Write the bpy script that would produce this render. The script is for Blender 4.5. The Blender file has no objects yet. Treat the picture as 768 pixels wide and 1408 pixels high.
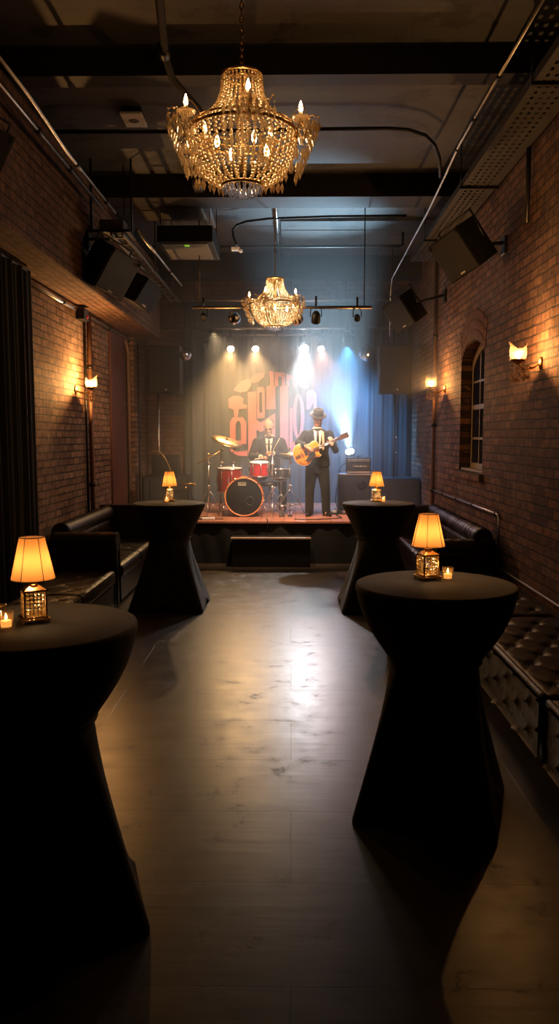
import bpy, bmesh, math, random
from mathutils import Vector, Matrix, Euler
random.seed(7)
PI = math.pi
R = math.radians
SC = bpy.context.scene
COL = SC.collection
V = Vector

# ------------------------------------------------------------------ camera
cd = bpy.data.cameras.new('camera'); cam = bpy.data.objects.new('camera', cd); COL.objects.link(cam)
cd.sensor_fit = 'VERTICAL'; cd.sensor_height = 36.0; cd.sensor_width = 36.0
cd.lens = 1080 * 36.0 / 1408; cd.clip_start = 0.05; cd.clip_end = 100
cam.location = (0, 0, 1.85); cam.rotation_euler = (R(90 - 5.55), 0, R(0.85))
SC.camera = cam
# ------------------------------------------------------------------ world, exposure
w = bpy.data.worlds.new('night'); SC.world = w; w.use_nodes = True
w.node_tree.nodes['Background'].inputs[0].default_value = (0.25, 0.42, 1.0, 1)
w.node_tree.nodes['Background'].inputs[1].default_value = 0.06
SC.view_settings.view_transform = 'Standard'; SC.view_settings.look = 'None'
SC.view_settings.gamma = 1.0; SC.view_settings.use_curve_mapping = False
SC.view_settings.exposure = 0.0
SC.cycles.use_denoising = True
SC.cycles.max_bounces = 6; SC.cycles.diffuse_bounces = 3; SC.cycles.glossy_bounces = 3
SC.cycles.transmission_bounces = 4; SC.cycles.volume_bounces = 0; SC.cycles.transparent_max_bounces = 8
SC.cycles.caustics_reflective = False; SC.cycles.caustics_refractive = False
SC.cycles.sample_clamp_indirect = 3.0
SC.cycles.volume_step_rate = 4.0; SC.cycles.volume_max_steps = 64
# power of the lamps in the room, in watts
P_SCONCE = (48, 42, 105)
P_CHAND = 7.0
P_ARMBULB = 0.4
P_LAMP = 0.33
P_CANDLE = 0.05
WARM = (1.0, 0.50, 0.17)
AMBER = (1.0, 0.66, 0.34)

def light(name, kind, loc, power, col, size=0.03, target=None, angle=60, blend=0.5, ahead=0):
    if ahead: loc = V(loc) + (V(target) - V(loc)).normalized() * ahead
    d = bpy.data.lights.new(name, kind); d.energy = power; d.color = col[:3]
    if kind in ('POINT', 'SPOT'): d.shadow_soft_size = size
    if kind == 'SPOT': d.spot_size = R(angle); d.spot_blend = blend
    if kind == 'AREA': d.size = size
    o = bpy.data.objects.new(name, d); COL.objects.link(o); o.location = loc
    if target is not None:
        o.rotation_euler = (V(target) - V(loc)).to_track_quat('-Z', 'Y').to_euler()
    return o

# back row of stage lamps (lens positions) and the lamps' targets
BACKROW = [(-1.064, 14.0, 3.364, (1, .58, .22), 215, (-0.9, 9.8, 0), 54),
           (-0.629, 14.0, 3.364, (1, .60, .26), 215, (-0.3, 9.8, 0), 54),
           (0.226, 14.0, 3.362, (.86, .93, 1.0), 600, (0.0, 9.0, 0), 36),
           (0.520, 14.0, 3.362, (1, .45, .32), 140, (0.7, 9.8, 0), 54)]
for x, y, z, c, p, t, a in BACKROW:
    light('stage_lamp_light', 'SPOT', (x, y - .10, z - .02), p, c, .045, t, a, .8)
# lamps on the front truss, aimed at the band
light('truss_lamp_light', 'SPOT', (-0.25, 10.55, 3.42), 520, (1, .66, .40), .04, (-0.5, 12.4, 1.2), 80, .7, .08)
light('truss_lamp_light', 'SPOT', (0.321, 10.55, 3.34), 380, (1, .66, .44), .04, (0.3, 12.4, 1.1), 76, .7, .08)
# blue uplight behind the amplifier, blue wash at the right and warm wash at the left of the backdrop
light('uplight_light', 'SPOT', (1.02, 13.75, 1.58), 2500, (.46, .76, 1.0), .05, (0.62, 12.3, 3.2), 36, 1.0, .09)
light('wash_light', 'SPOT', (0.92, 13.2, 3.40), 1100, (.08, .40, 1.0), .05, (1.05, 14.2, 1.3), 100, .9, .09)
light('wash_light', 'SPOT', (-1.30, 13.2, 3.55), 300, (1, .70, .36), .06, (-0.7, 14.2, 1.8), 85, .9)

# ------------------------------------------------------------------ node helpers
MATS = {}
def _new(name):
    m = bpy.data.materials.new(name); m.use_nodes = True
    nt = m.node_tree; b = nt.nodes['Principled BSDF']
    return m, nt, b
def mat(name, col, rough=.5, metal=0, emit=0, ecol=None, trans=0, spec=.5, noise=0, nscale=20, bump=0, sheen=0, ior=1.45, coat=0):
    if name in MATS: return MATS[name]
    m, nt, b = _new(name); I = b.inputs
    I['Base Color'].default_value = (*col, 1); I['Roughness'].default_value = rough; I['Metallic'].default_value = metal
    I['Specular IOR Level'].default_value = spec; I['Transmission Weight'].default_value = trans; I['IOR'].default_value = ior
    I['Sheen Weight'].default_value = sheen; I['Coat Weight'].default_value = coat
    if emit:
        I['Emission Color'].default_value = (*(ecol or col), 1); I['Emission Strength'].default_value = emit
    if noise or bump:
        tc = nt.nodes.new('ShaderNodeTexCoord'); n = nt.nodes.new('ShaderNodeTexNoise')
        n.inputs['Scale'].default_value = nscale; n.inputs['Detail'].default_value = 5
        nt.links.new(tc.outputs['Object'], n.inputs['Vector'])
        if noise:
            r = nt.nodes.new('ShaderNodeMix'); r.data_type = 'RGBA'
            r.inputs[6].default_value = (*[c * (1 - noise) for c in col], 1)
            r.inputs[7].default_value = (*[min(1, c * (1 + noise)) for c in col], 1)
            nt.links.new(n.outputs['Fac'], r.inputs[0]); nt.links.new(r.outputs[2], I['Base Color'])
        if bump:
            bp = nt.nodes.new('ShaderNodeBump'); bp.inputs['Strength'].default_value = bump; bp.inputs['Distance'].default_value = .01
            nt.links.new(n.outputs['Fac'], bp.inputs['Height']); nt.links.new(bp.outputs[0], I['Normal'])
    MATS[name] = m; return m

def brick_mat(name, axes, c1, c2, mortar, white=0.25):
    """axes: which object axes run along (u) and up (v)"""
    m, nt, b = _new(name); N = nt.nodes.new; L = nt.links.new
    tc = N('ShaderNodeTexCoord'); sp = N('ShaderNodeSeparateXYZ'); cb = N('ShaderNodeCombineXYZ')
    L(tc.outputs['Object'], sp.inputs[0]); L(sp.outputs[axes[0]], cb.inputs[0])
    if name == 'soffit_brick':
        sm_ = N('ShaderNodeMath'); L(sp.outputs[0], sm_.inputs[0]); L(sp.outputs[2], sm_.inputs[1]); L(sm_.outputs[0], cb.inputs[1])
    else: L(sp.outputs[axes[1]], cb.inputs[1])
    dn = N('ShaderNodeTexNoise'); dn.inputs['Scale'].default_value = 6; dn.inputs['Detail'].default_value = 2
    L(tc.outputs['Object'], dn.inputs['Vector'])
    vs = N('ShaderNodeVectorMath'); vs.operation = 'SUBTRACT'; vs.inputs[1].default_value = (.5, .5, .5); L(dn.outputs['Color'], vs.inputs[0])
    vm = N('ShaderNodeVectorMath'); vm.operation = 'SCALE'; vm.inputs[3].default_value = .022; L(vs.outputs[0], vm.inputs[0])
    va = N('ShaderNodeVectorMath'); L(cb.outputs[0], va.inputs[0]); L(vm.outputs[0], va.inputs[1])
    br = N('ShaderNodeTexBrick'); L(va.outputs[0], br.inputs['Vector'])
    br.inputs['Scale'].default_value = 1; br.inputs['Brick Width'].default_value = .235; br.inputs['Row Height'].default_value = .083
    br.inputs['Mortar Size'].default_value = .0095; br.inputs['Mortar Smooth'].default_value = .25; br.inputs['Bias'].default_value = 0
    br.inputs['Color1'].default_value = (*c1, 1); br.inputs['Color2'].default_value = (*c2, 1); br.inputs['Mortar'].default_value = (*mortar, 1)
    # big patches of wear, small speckle
    n1 = N('ShaderNodeTexNoise'); n1.inputs['Scale'].default_value = 1.1; n1.inputs['Detail'].default_value = 6; L(tc.outputs['Object'], n1.inputs['Vector'])
    n2 = N('ShaderNodeTexNoise'); n2.inputs['Scale'].default_value = 38; n2.inputs['Detail'].default_value = 6; n2.inputs['Roughness'].default_value = .7; L(tc.outputs['Object'], n2.inputs['Vector'])
    n3 = N('ShaderNodeTexNoise'); n3.inputs['Scale'].default_value = 9; n3.inputs['Detail'].default_value = 4; L(cb.outputs[0], n3.inputs['Vector'])
    rp = N('ShaderNodeMapRange'); rp.inputs[1].default_value = .42; rp.inputs[2].default_value = .68; rp.inputs[4].default_value = white; L(n1.outputs['Fac'], rp.inputs[0])
    mx = N('ShaderNodeMix'); mx.data_type = 'RGBA'; mx.inputs[7].default_value = (.42, .30, .22, 1)
    L(rp.outputs[0], mx.inputs[0]); L(br.outputs['Color'], mx.inputs[6])
    m2 = N('ShaderNodeMapRange'); m2.inputs[1].default_value = .25; m2.inputs[2].default_value = .75; m2.inputs[3].default_value = .45; m2.inputs[4].default_value = 1.35; L(n2.outputs['Fac'], m2.inputs[0])
    m3 = N('ShaderNodeMapRange'); m3.inputs[1].default_value = .3; m3.inputs[2].default_value = .7; m3.inputs[3].default_value = .6; m3.inputs[4].default_value = 1.3; L(n3.outputs['Fac'], m3.inputs[0])
    mm = N('ShaderNodeMath'); mm.operation = 'MULTIPLY'; L(m2.outputs[0], mm.inputs[0]); L(m3.outputs[0], mm.inputs[1])
    vv = N('ShaderNodeVectorMath'); vv.operation = 'SCALE'; L(mx.outputs[2], vv.inputs[0]); L(mm.outputs[0], vv.inputs[3])
    L(vv.outputs[0], b.inputs['Base Color']); b.inputs['Roughness'].default_value = .78; b.inputs['Specular IOR Level'].default_value = .35
    iv = N('ShaderNodeMath'); iv.operation = 'SUBTRACT'; iv.inputs[0].default_value = 1; L(br.outputs['Fac'], iv.inputs[1])
    ad = N('ShaderNodeMath'); ad.operation = 'MULTIPLY_ADD'; L(n2.outputs['Fac'], ad.inputs[0]); ad.inputs[1].default_value = .35; L(iv.outputs[0], ad.inputs[2])
    bp = N('ShaderNodeBump'); bp.inputs['Strength'].default_value = 1.0; bp.inputs['Distance'].default_value = .03
    L(ad.outputs[0], bp.inputs['Height']); L(bp.outputs[0], b.inputs['Normal'])
    MATS[name] = m; return m

def floor_mat():
    m, nt, b = _new('worn_floor'); N = nt.nodes.new; L = nt.links.new
    tc = N('ShaderNodeTexCoord')
    br = N('ShaderNodeTexBrick'); L(tc.outputs['Object'], br.inputs['Vector'])
    br.inputs['Brick Width'].default_value = 2.4; br.inputs['Row Height'].default_value = .62; br.inputs['Scale'].default_value = 1
    br.inputs['Mortar Size'].default_value = .003; br.inputs['Mortar Smooth'].default_value = .2
    br.inputs['Color1'].default_value = (.066, .048, .033, 1); br.inputs['Color2'].default_value = (.053, .039, .027, 1); br.inputs['Mortar'].default_value = (.02, .017, .014, 1)
    mp = N('ShaderNodeMapping'); mp.inputs['Scale'].default_value = (1.2, 9, 1); L(tc.outputs['Object'], mp.inputs[0])
    n = N('ShaderNodeTexNoise'); n.inputs['Scale'].default_value = 1.6; n.inputs['Detail'].default_value = 8; n.inputs['Roughness'].default_value = .65; L(mp.outputs[0], n.inputs['Vector'])
    n2 = N('ShaderNodeTexNoise'); n2.inputs['Scale'].default_value = 5; n2.inputs['Detail'].default_value = 8; n2.inputs['Roughness'].default_value = .7; L(tc.outputs['Object'], n2.inputs['Vector'])
    vo = N('ShaderNodeTexVoronoi'); vo.feature = 'DISTANCE_TO_EDGE'; vo.inputs['Scale'].default_value = 3.1
    nd = N('ShaderNodeVectorMath'); nd.operation = 'ADD'; L(tc.outputs['Object'], nd.inputs[0]); L(n2.outputs['Color'], nd.inputs[1]); L(nd.outputs[0], vo.inputs['Vector'])
    ck = N('ShaderNodeMapRange'); ck.inputs[1].default_value = 0; ck.inputs[2].default_value = .012; ck.inputs[3].default_value = 1; ck.inputs[4].default_value = 0; L(vo.outputs['Distance'], ck.inputs[0])
    gate = N('ShaderNodeMapRange'); gate.inputs[1].default_value = .55; gate.inputs[2].default_value = .62; L(n2.outputs['Fac'], gate.inputs[0])
    scr = N('ShaderNodeMath'); scr.operation = 'MULTIPLY'; L(ck.outputs[0], scr.inputs[0]); L(gate.outputs[0], scr.inputs[1])
    k = N('ShaderNodeMapRange'); k.inputs[1].default_value = .3; k.inputs[2].default_value = .7; k.inputs[3].default_value = .65; k.inputs[4].default_value = 1.3; L(n.outputs['Fac'], k.inputs[0])
    vv = N('ShaderNodeVectorMath'); vv.operation = 'SCALE'; L(br.outputs['Color'], vv.inputs[0]); L(k.outputs[0], vv.inputs[3])
    mx = N('ShaderNodeMix'); mx.data_type = 'RGBA'; L(scr.outputs[0], mx.inputs[0]); L(vv.outputs[0], mx.inputs[6]); mx.inputs[7].default_value = (.012, .01, .009, 1)
    L(mx.outputs[2], b.inputs['Base Color'])
    rr = N('ShaderNodeMapRange'); rr.inputs[1].default_value = .3; rr.inputs[2].default_value = .7; rr.inputs[3].default_value = .29; rr.inputs[4].default_value = .37; L(n2.outputs['Fac'], rr.inputs[0])
    ra = N('ShaderNodeMath'); ra.operation = 'ADD'; L(rr.outputs[0], ra.inputs[0]); L(scr.outputs[0], ra.inputs[1]); L(ra.outputs[0], b.inputs['Roughness'])
    b.inputs['Specular IOR Level'].default_value = .45
    h = N('ShaderNodeMath'); h.operation = 'MULTIPLY_ADD'; L(n.outputs['Fac'], h.inputs[0]); h.inputs[1].default_value = .5
    s = N('ShaderNodeMath'); s.operation = 'ADD'; L(br.outputs['Fac'], s.inputs[0]); L(scr.outputs[0], s.inputs[1])
    s2 = N('ShaderNodeMath'); s2.operation = 'MULTIPLY'; s2.inputs[1].default_value = -1; L(s.outputs[0], s2.inputs[0]); L(s2.outputs[0], h.inputs[2])
    bp = N('ShaderNodeBump'); bp.inputs['Strength'].default_value = .35; bp.inputs['Distance'].default_value = .006; L(h.outputs[0], bp.inputs['Height']); L(bp.outputs[0], b.inputs['Normal'])
    return m

def ceiling_mat():
    m, nt, b = _new('painted_ceiling'); N = nt.nodes.new; L = nt.links.new
    tc = N('ShaderNodeTexCoord')
    n = N('ShaderNodeTexNoise'); n.inputs['Scale'].default_value = 2.2; n.inputs['Detail'].default_value = 9; n.inputs['Roughness'].default_value = .62; L(tc.outputs['Object'], n.inputs['Vector'])
    br = N('ShaderNodeTexBrick'); L(tc.outputs['Object'], br.inputs['Vector'])
    br.inputs['Brick Width'].default_value = .9; br.inputs['Row Height'].default_value = .45; br.inputs['Scale'].default_value = 1; br.inputs['Mortar Size'].default_value = .004
    br.inputs['Color1'].default_value = (.080, .076, .070, 1); br.inputs['Color2'].default_value = (.066, .063, .058, 1); br.inputs['Mortar'].default_value = (.05, .047, .044, 1)
    st = N('ShaderNodeMapRange'); st.inputs[1].default_value = .56; st.inputs[2].default_value = .60; st.inputs[4].default_value = .75; L(n.outputs['Fac'], st.inputs[0])
    mx = N('ShaderNodeMix'); mx.data_type = 'RGBA'; L(st.outputs[0], mx.inputs[0]); L(br.outputs['Color'], mx.inputs[6]); mx.inputs[7].default_value = (.03, .027, .024, 1)
    L(mx.outputs[2], b.inputs['Base Color']); b.inputs['Roughness'].default_value = .6
    bp = N('ShaderNodeBump'); bp.inputs['Strength'].default_value = .5; bp.inputs['Distance'].default_value = .02; L(n.outputs['Fac'], bp.inputs['Height']); L(bp.outputs[0], b.inputs['Normal'])
    return m

def mix_shader(name, parts):
    """parts: list of (kind, color, rough/None, weight) mixed by weight"""
    m = bpy.data.materials.new(name); m.use_nodes = True; nt = m.node_tree
    for n in list(nt.nodes): nt.nodes.remove(n)
    out = nt.nodes.new('ShaderNodeOutputMaterial'); cur = None; tot = 0
    for kind, col, rough, wt in parts:
        s = nt.nodes.new({'glossy': 'ShaderNodeBsdfGlossy', 'trans': 'ShaderNodeBsdfTranslucent', 'clear': 'ShaderNodeBsdfTransparent', 'diff': 'ShaderNodeBsdfDiffuse'}[kind])
        s.inputs[0].default_value = (*col, 1)
        if kind == 'glossy': s.inputs['Roughness'].default_value = rough
        if cur is None: cur = s; tot = wt
        else:
            mx = nt.nodes.new('ShaderNodeMixShader'); mx.inputs[0].default_value = wt / (tot + wt); tot += wt
            nt.links.new(cur.outputs[0], mx.inputs[1]); nt.links.new(s.outputs[0], mx.inputs[2]); cur = mx
    nt.links.new(cur.outputs[0], out.inputs[0]); MATS[name] = m; return m

M = {}
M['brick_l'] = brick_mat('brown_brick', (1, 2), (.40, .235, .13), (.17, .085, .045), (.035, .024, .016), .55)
M['brick_r'] = brick_mat('red_brown_brick', (1, 2), (.30, .145, .075), (.12, .055, .032), (.05, .032, .022), .25)
M['brick_b'] = brick_mat('back_brick', (0, 2), (.22, .10, .06), (.15, .07, .04), (.06, .045, .035), .2)
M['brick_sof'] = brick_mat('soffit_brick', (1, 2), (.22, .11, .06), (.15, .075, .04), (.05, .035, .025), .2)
M['redpaint'] = mat('worn_red_paint', (.13, .045, .03), .7, noise=.5, nscale=7, bump=.4)
M['floor'] = floor_mat()
M['ceil'] = ceiling_mat()
M['beam'] = mat('dark_beam_paint', (.022, .018, .015), .6, noise=.3, nscale=6, bump=.3)
M['black_fab'] = mat('black_spandex', (.008, .0075, .007), .75, sheen=.15, bump=.08, nscale=300)
M['drape'] = mat('black_drape', (.005, .0045, .004), .8, sheen=.2)
M['backcloth'] = mat('dark_backcloth', (.075, .085, .085), .85, noise=.25, nscale=3)
M['pink'] = mat('salmon_paint', (.72, .20, .16), .8, noise=.35, nscale=5)
M['stagewood'] = mat('stage_boards', (.42, .17, .10), .4, noise=.4, nscale=6)
M['skirt'] = mat('stage_skirt', (.012, .011, .010), .75)
M['plasticblk'] = mat('black_plastic', (.008, .008, .008), .5)
M['spkblk'] = mat('speaker_black', (.006, .006, .006), .65, bump=.15, nscale=160)
M['grille'] = mat('speaker_grille', (.05, .05, .05), .42, metal=.5, bump=.8, nscale=420)
M['chrome'] = mat('chrome', (.72, .70, .68), .18, metal=1)
M['steel'] = mat('galvanised_steel', (.42, .40, .38), .32, metal=1, noise=.3, nscale=30)
M['traysteel'] = mat('painted_steel_tray', (.055, .048, .042), .6, metal=.3, noise=.3, nscale=20)
M['dkmetal'] = mat('dark_metal', (.04, .037, .033), .4, metal=.8)
M['brass'] = mat('aged_brass', (.50, .30, .11), .3, metal=1)
M['goldpl'] = mat('gold_plate', (.85, .55, .22), .25, metal=1)
M['leather'] = mat('dark_leather', (.018, .012, .009), .36, bump=.25, nscale=90)
M['leather2'] = mat('dark_brown_leather', (.018, .010, .007), .38, bump=.25, nscale=90)
M['cymbal'] = mat('bronze_cymbal', (.46, .29, .13), .35, metal=1)
M['redshell'] = mat('red_sparkle_shell', (.50, .012, .012), .22, noise=.5, nscale=60, coat=.6)
M['dkred'] = mat('dark_red_shell', (.22, .012, .012), .25, noise=.4, nscale=60, coat=.5)
M['hoop'] = mat('orange_wood_hoop', (.72, .27, .10), .35)
M['skin_head'] = mat('white_drum_skin', (.75, .72, .66), .5)
M['blkhead'] = mat('black_drum_skin', (.010, .010, .011), .28)
M['cream'] = mat('cream_print', (.75, .68, .5), .5)
M['suit'] = mat('black_suit_wool', (.009, .009, .010), .85, sheen=.05, bump=.1, nscale=200)
M['trouser'] = mat('charcoal_trouser_wool', (.010, .010, .012), .85, sheen=.05)
M['shirt'] = mat('cream_shirt', (.78, .70, .55), .7)
M['tie'] = mat('black_tie', (.01, .01, .01), .5)
M['hat'] = mat('black_felt', (.015, .014, .014), .85, sheen=.3)
M['skin'] = mat('skin', (.55, .27, .16), .5, noise=.12, nscale=30)
M['hair'] = mat('brown_grey_hair', (.13, .09, .06), .6, noise=.4, nscale=80)
M['beard'] = mat('reddish_beard', (.30, .12, .06), .7, noise=.4, nscale=120)
M['shoe'] = mat('black_shoe_leather', (.012, .01, .01), .25)
M['guitar'] = mat('amber_guitar_lacquer', (.85, .24, .02), .2, coat=.7, noise=.12, nscale=8)
M['guitarside'] = mat('orange_brown_rim', (.50, .17, .03), .25, coat=.5)
M['fretwood'] = mat('dark_fretboard', (.10, .045, .02), .4)
M['plastic_white'] = mat('white_plastic', (.85, .82, .76), .45)
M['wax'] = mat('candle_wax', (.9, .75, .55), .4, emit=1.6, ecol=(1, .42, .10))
def glow(name, col, s):
    m = bpy.data.materials.new(name); m.use_nodes = True; nt = m.node_tree
    for n in list(nt.nodes): nt.nodes.remove(n)
    out = nt.nodes.new('ShaderNodeOutputMaterial'); e = nt.nodes.new('ShaderNodeEmission'); t_ = nt.nodes.new('ShaderNodeBsdfTransparent'); a = nt.nodes.new('ShaderNodeAddShader')
    e.inputs[0].default_value = (*col, 1); e.inputs[1].default_value = s
    nt.links.new(e.outputs[0], a.inputs[0]); nt.links.new(t_.outputs[0], a.inputs[1]); nt.links.new(a.outputs[0], out.inputs[0]); MATS[name] = m; return m
M['flame'] = glow('flame', (1, .55, .2), 9)
M['bulb'] = glow('warm_bulb', (1, .58, .25), 12)
M['glassshade'] = mix_shader('frosted_tulip_glass', [('trans', (1, .66, .36), None, .03), ('clear', (1, .92, .8), None, .87), ('glossy', (1, 1, 1), .15, .10)])
M['clearglass'] = mix_shader('clear_votive_glass', [('clear', (.96, .90, .80), None, .80), ('glossy', (1, 1, 1), .05, .14), ('trans', (1, .7, .4), None, .06)])
M['bead'] = mix_shader('amber_lit_crystal', [('trans', (1, .74, .42), None, .28), ('glossy', (1, .88, .66), .16, .50), ('clear', (1, .85, .6), None, .20)])
M['prism'] = mix_shader('cut_crystal', [('trans', (1, .78, .50), None, .40), ('glossy', (1, .92, .80), .10, .38), ('clear', (.95, .9, .8), None, .22)])
M['coolprism'] = mix_shader('cool_cut_crystal', [('trans', (.65, .72, 1), None, .35), ('glossy', (.75, .82, 1), .06, .45), ('clear', (.9, .92, 1), None, .20)])
M['shade'] = mix_shader('cream_lamp_shade', [('trans', (1, .52, .18), None, .62), ('diff', (.80, .50, .24), None, .38)])
M['windowglass'] = mat('window_glass', (.9, .95, 1), .03, trans=1, ior=1.45)
M['frame_cream'] = mat('window_frame_paint', (.42, .33, .22), .5, noise=.2, nscale=20)
M['mirror'] = mat('mirror_tile', (.6, .65, .72), .08, metal=1)
M['reflgreen'] = mat('green_reflection', (.2, .8, .1), .5, emit=.25, ecol=(.45, 1, .05))  # small yellow-green reflection, put in as a faint glow

# ------------------------------------------------------------------ mesh builder
class MB:
    def __init__(self): self.v = []; self.f = []; self.sm = []
    def add(self, vs, fs, smooth=False):
        o = len(self.v); self.v += [tuple(p) for p in vs]; self.f += [tuple(i + o for i in f) for f in fs]; self.sm += [smooth] * len(fs); return self
    def box(self, a, b, bev=0, rot=None, c=None):
        a, b = V(a), V(b); lo = V((min(a[i], b[i]) for i in range(3))); hi = V((max(a[i], b[i]) for i in range(3)))
        bm = bmesh.new(); bmesh.ops.create_cube(bm, size=1)
        for v in bm.verts: v.co = V(((lo[i] + hi[i]) / 2 + v.co[i] * (hi[i] - lo[i]) for i in range(3)))
        if bev: bmesh.ops.bevel(bm, geom=bm.edges[:], offset=bev, segments=2, affect='EDGES', profile=.5)
        return self.frombm(bm, rot, c)
    def frombm(self, bm, rot=None, c=None, smooth=False):
        bm.verts.index_update(); vs = [v.co.copy() for v in bm.verts]
        if rot is not None:
            c = V(c) if c is not None else V((0, 0, 0)); vs = [rot @ (p - c) + c for p in vs]
        fs = [tuple(v.index for v in f.verts) for f in bm.faces]; bm.free(); return self.add(vs, fs, smooth)
    def tube(self, pts, r, seg=8, cap=True, closed=False, ry=None):
        pts = [V(p) for p in pts]; n = len(pts)
        rs = r if isinstance(r, (list, tuple)) else [r] * n
        T = []
        for i in range(n):
            if closed: t = pts[(i + 1) % n] - pts[i - 1]
            else: t = pts[min(i + 1, n - 1)] - pts[max(i - 1, 0)]
            T.append(t.normalized() if t.length > 1e-9 else V((0, 0, 1)))
        up = V((0, 0, 1)) if abs(T[0].z) < .9 else V((1, 0, 0))
        a = T[0].cross(up).normalized(); vs = []; fs = []
        for i in range(n):
            a = (a - T[i] * a.dot(T[i]));
            a = a.normalized() if a.length > 1e-6 else T[i].orthogonal().normalized()
            b = T[i].cross(a)
            for k in range(seg):
                g = 2 * PI * k / seg; vs.append(pts[i] + (a * math.cos(g) + b * math.sin(g)) * rs[i])
        m = n if closed else n - 1
        for i in range(m):
            j = (i + 1) % n
            for k in range(seg):
                q = (k + 1) % seg; fs.append((i * seg + k, i * seg + q, j * seg + q, j * seg + k))
        self.add(vs, fs, True)
        if cap and not closed:
            o = len(self.v) - n * seg
            self.f.append(tuple(o + k for k in reversed(range(seg)))); self.sm.append(False)
            self.f.append(tuple(o + (n - 1) * seg + k for k in range(seg))); self.sm.append(False)
        return self
    def cyl(self, a, b, r, r2=None, seg=16): return self.tube([a, b], [r, r if r2 is None else r2], seg)
    def lathe(self, prof, seg=32, c=(0, 0, 0), axis=None, smooth=True, sq=None, capb=False, capt=False):
        """prof: (radius, z). axis: optional matrix"""
        vs = []; fs = []; n = len(prof)
        for (r, z) in prof:
            for k in range(seg):
                g = 2 * PI * k / seg; p = V((r * math.cos(g), r * math.sin(g), z)); p = axis @ p if axis is not None else p; vs.append(p + V(c))
        for i in range(n - 1):
            for k in range(seg):
                q = (k + 1) % seg; fs.append((i * seg + k, i * seg + q, (i + 1) * seg + q, (i + 1) * seg + k))
        self.add(vs, fs, smooth); o = len(self.v) - n * seg
        if capb: self.f.append(tuple(o + k for k in reversed(range(seg)))); self.sm.append(False)
        if capt: self.f.append(tuple(o + (n - 1) * seg + k for k in range(seg))); self.sm.append(False)
        return self
    def torus(self, c, R_, r, axis=None, seg=32, ms=8):
        pts = [V(c) + ((axis @ V((R_ * math.cos(2 * PI * k / seg), R_ * math.sin(2 * PI * k / seg), 0))) if axis is not None else V((R_ * math.cos(2 * PI * k / seg), R_ * math.sin(2 * PI * k / seg), 0))) for k in range(seg)]
        return self.tube(pts, r, ms, closed=True)
    def ball(self, c, r, sub=1, sc=(1, 1, 1), rot=None, smooth=True):
        vs, fs = ICO[sub]; c = V(c); out = []
        for p in vs:
            q = V((p[0] * r * sc[0], p[1] * r * sc[1], p[2] * r * sc[2])); out.append(c + (rot @ q if rot is not None else q))
        return self.add(out, fs, smooth)
    def gem(self, c, w_, h, n=6):
        c = V(c); vs = [c + V((0, 0, h * .35)), c - V((0, 0, h * .65))]
        for k in range(n): g = 2 * PI * k / n; vs.append(c + V((w_ * math.cos(g), w_ * math.sin(g), -h * .15)))
        fs = []
        for k in range(n):
            a, b = 2 + k, 2 + (k + 1) % n; fs += [(0, a, b), (1, b, a)]
        return self.add(vs, fs, False)
    def loft(self, rings, seg=20, cap=True):
        """rings: (x,y,z,rx,ry)"""
        vs = []; fs = []; n = len(rings)
        for x, y, z, rx, ry in rings:
            for k in range(seg): g = 2 * PI * k / seg; vs.append(V((x + rx * math.cos(g), y + ry * math.sin(g), z)))
        for i in range(n - 1):
            for k in range(seg): q = (k + 1) % seg; fs.append((i * seg + k, i * seg + q, (i + 1) * seg + q, (i + 1) * seg + k))
        if cap: fs += [tuple(reversed(range(seg))), tuple((n - 1) * seg + k for k in range(seg))]
        return self.add(vs, fs, True)
    def prism(self, poly, d, plane='xz', at=0.0, holes=()):
        """polygon extruded by d, optional holes"""
        bm = bmesh.new()
        def mp(p): return {'xz': (p[0], at, p[1]), 'xy': (p[0], p[1], at), 'yz': (at, p[0], p[1])}[plane]
        edges = []
        for lp in [poly, *holes]:
            vs = [bm.verts.new(mp(p)) for p in lp]
            for i in range(len(vs)): edges.append(bm.edges.new((vs[i], vs[(i + 1) % len(vs)])))
        bmesh.ops.triangle_fill(bm, use_beauty=True, edges=edges)
        n = {'xz': V((0, 1, 0)), 'xy': V((0, 0, 1)), 'yz': V((1, 0, 0))}[plane]
        r = bmesh.ops.extrude_face_region(bm, geom=bm.faces[:])
        bmesh.ops.translate(bm, verts=[g for g in r['geom'] if isinstance(g, bmesh.types.BMVert)], vec=n * d)
        bmesh.ops.recalc_face_normals(bm, faces=bm.faces[:])
        return self.frombm(bm)
    def grid(self, fn, nu, nv, smooth=True):
        vs = [fn(i / nu, j / nv) for j in range(nv + 1) for i in range(nu + 1)]
        fs = [(j * (nu + 1) + i, j * (nu + 1) + i + 1, (j + 1) * (nu + 1) + i + 1, (j + 1) * (nu + 1) + i) for j in range(nv) for i in range(nu)]
        return self.add(vs, fs, smooth)
    def mesh(self, name):
        me = bpy.data.meshes.new(name); me.from_pydata(self.v, [], self.f); me.update()
        me.polygons.foreach_set('use_smooth', self.sm); me.update(); return me
    def build(self, name, m, parent=None, loc=(0, 0, 0), rot=None, remesh=None, smoothit=0, bevel=0):
        me = self.mesh(name); me.materials.append(m)
        o = bpy.data.objects.new(name, me); COL.objects.link(o); o.location = loc
        if rot is not None: o.rotation_euler = rot
        if parent is not None: o.parent = parent
        if remesh:
            md = o.modifiers.new('r', 'REMESH'); md.mode = 'VOXEL'; md.voxel_size = remesh; md.use_smooth_shade = True
            if smoothit:
                s = o.modifiers.new('s', 'SMOOTH'); s.iterations = smoothit; s.factor = .6
            dg = bpy.context.evaluated_depsgraph_get(); dg.update()
            nm = bpy.data.meshes.new_from_object(o.evaluated_get(dg)); o.modifiers.clear(); o.data = nm
            nm.name = name
            if not nm.materials: nm.materials.append(m)
            nm.polygons.foreach_set('use_smooth', [True] * len(nm.polygons))
        return o
ICO = {}
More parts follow.
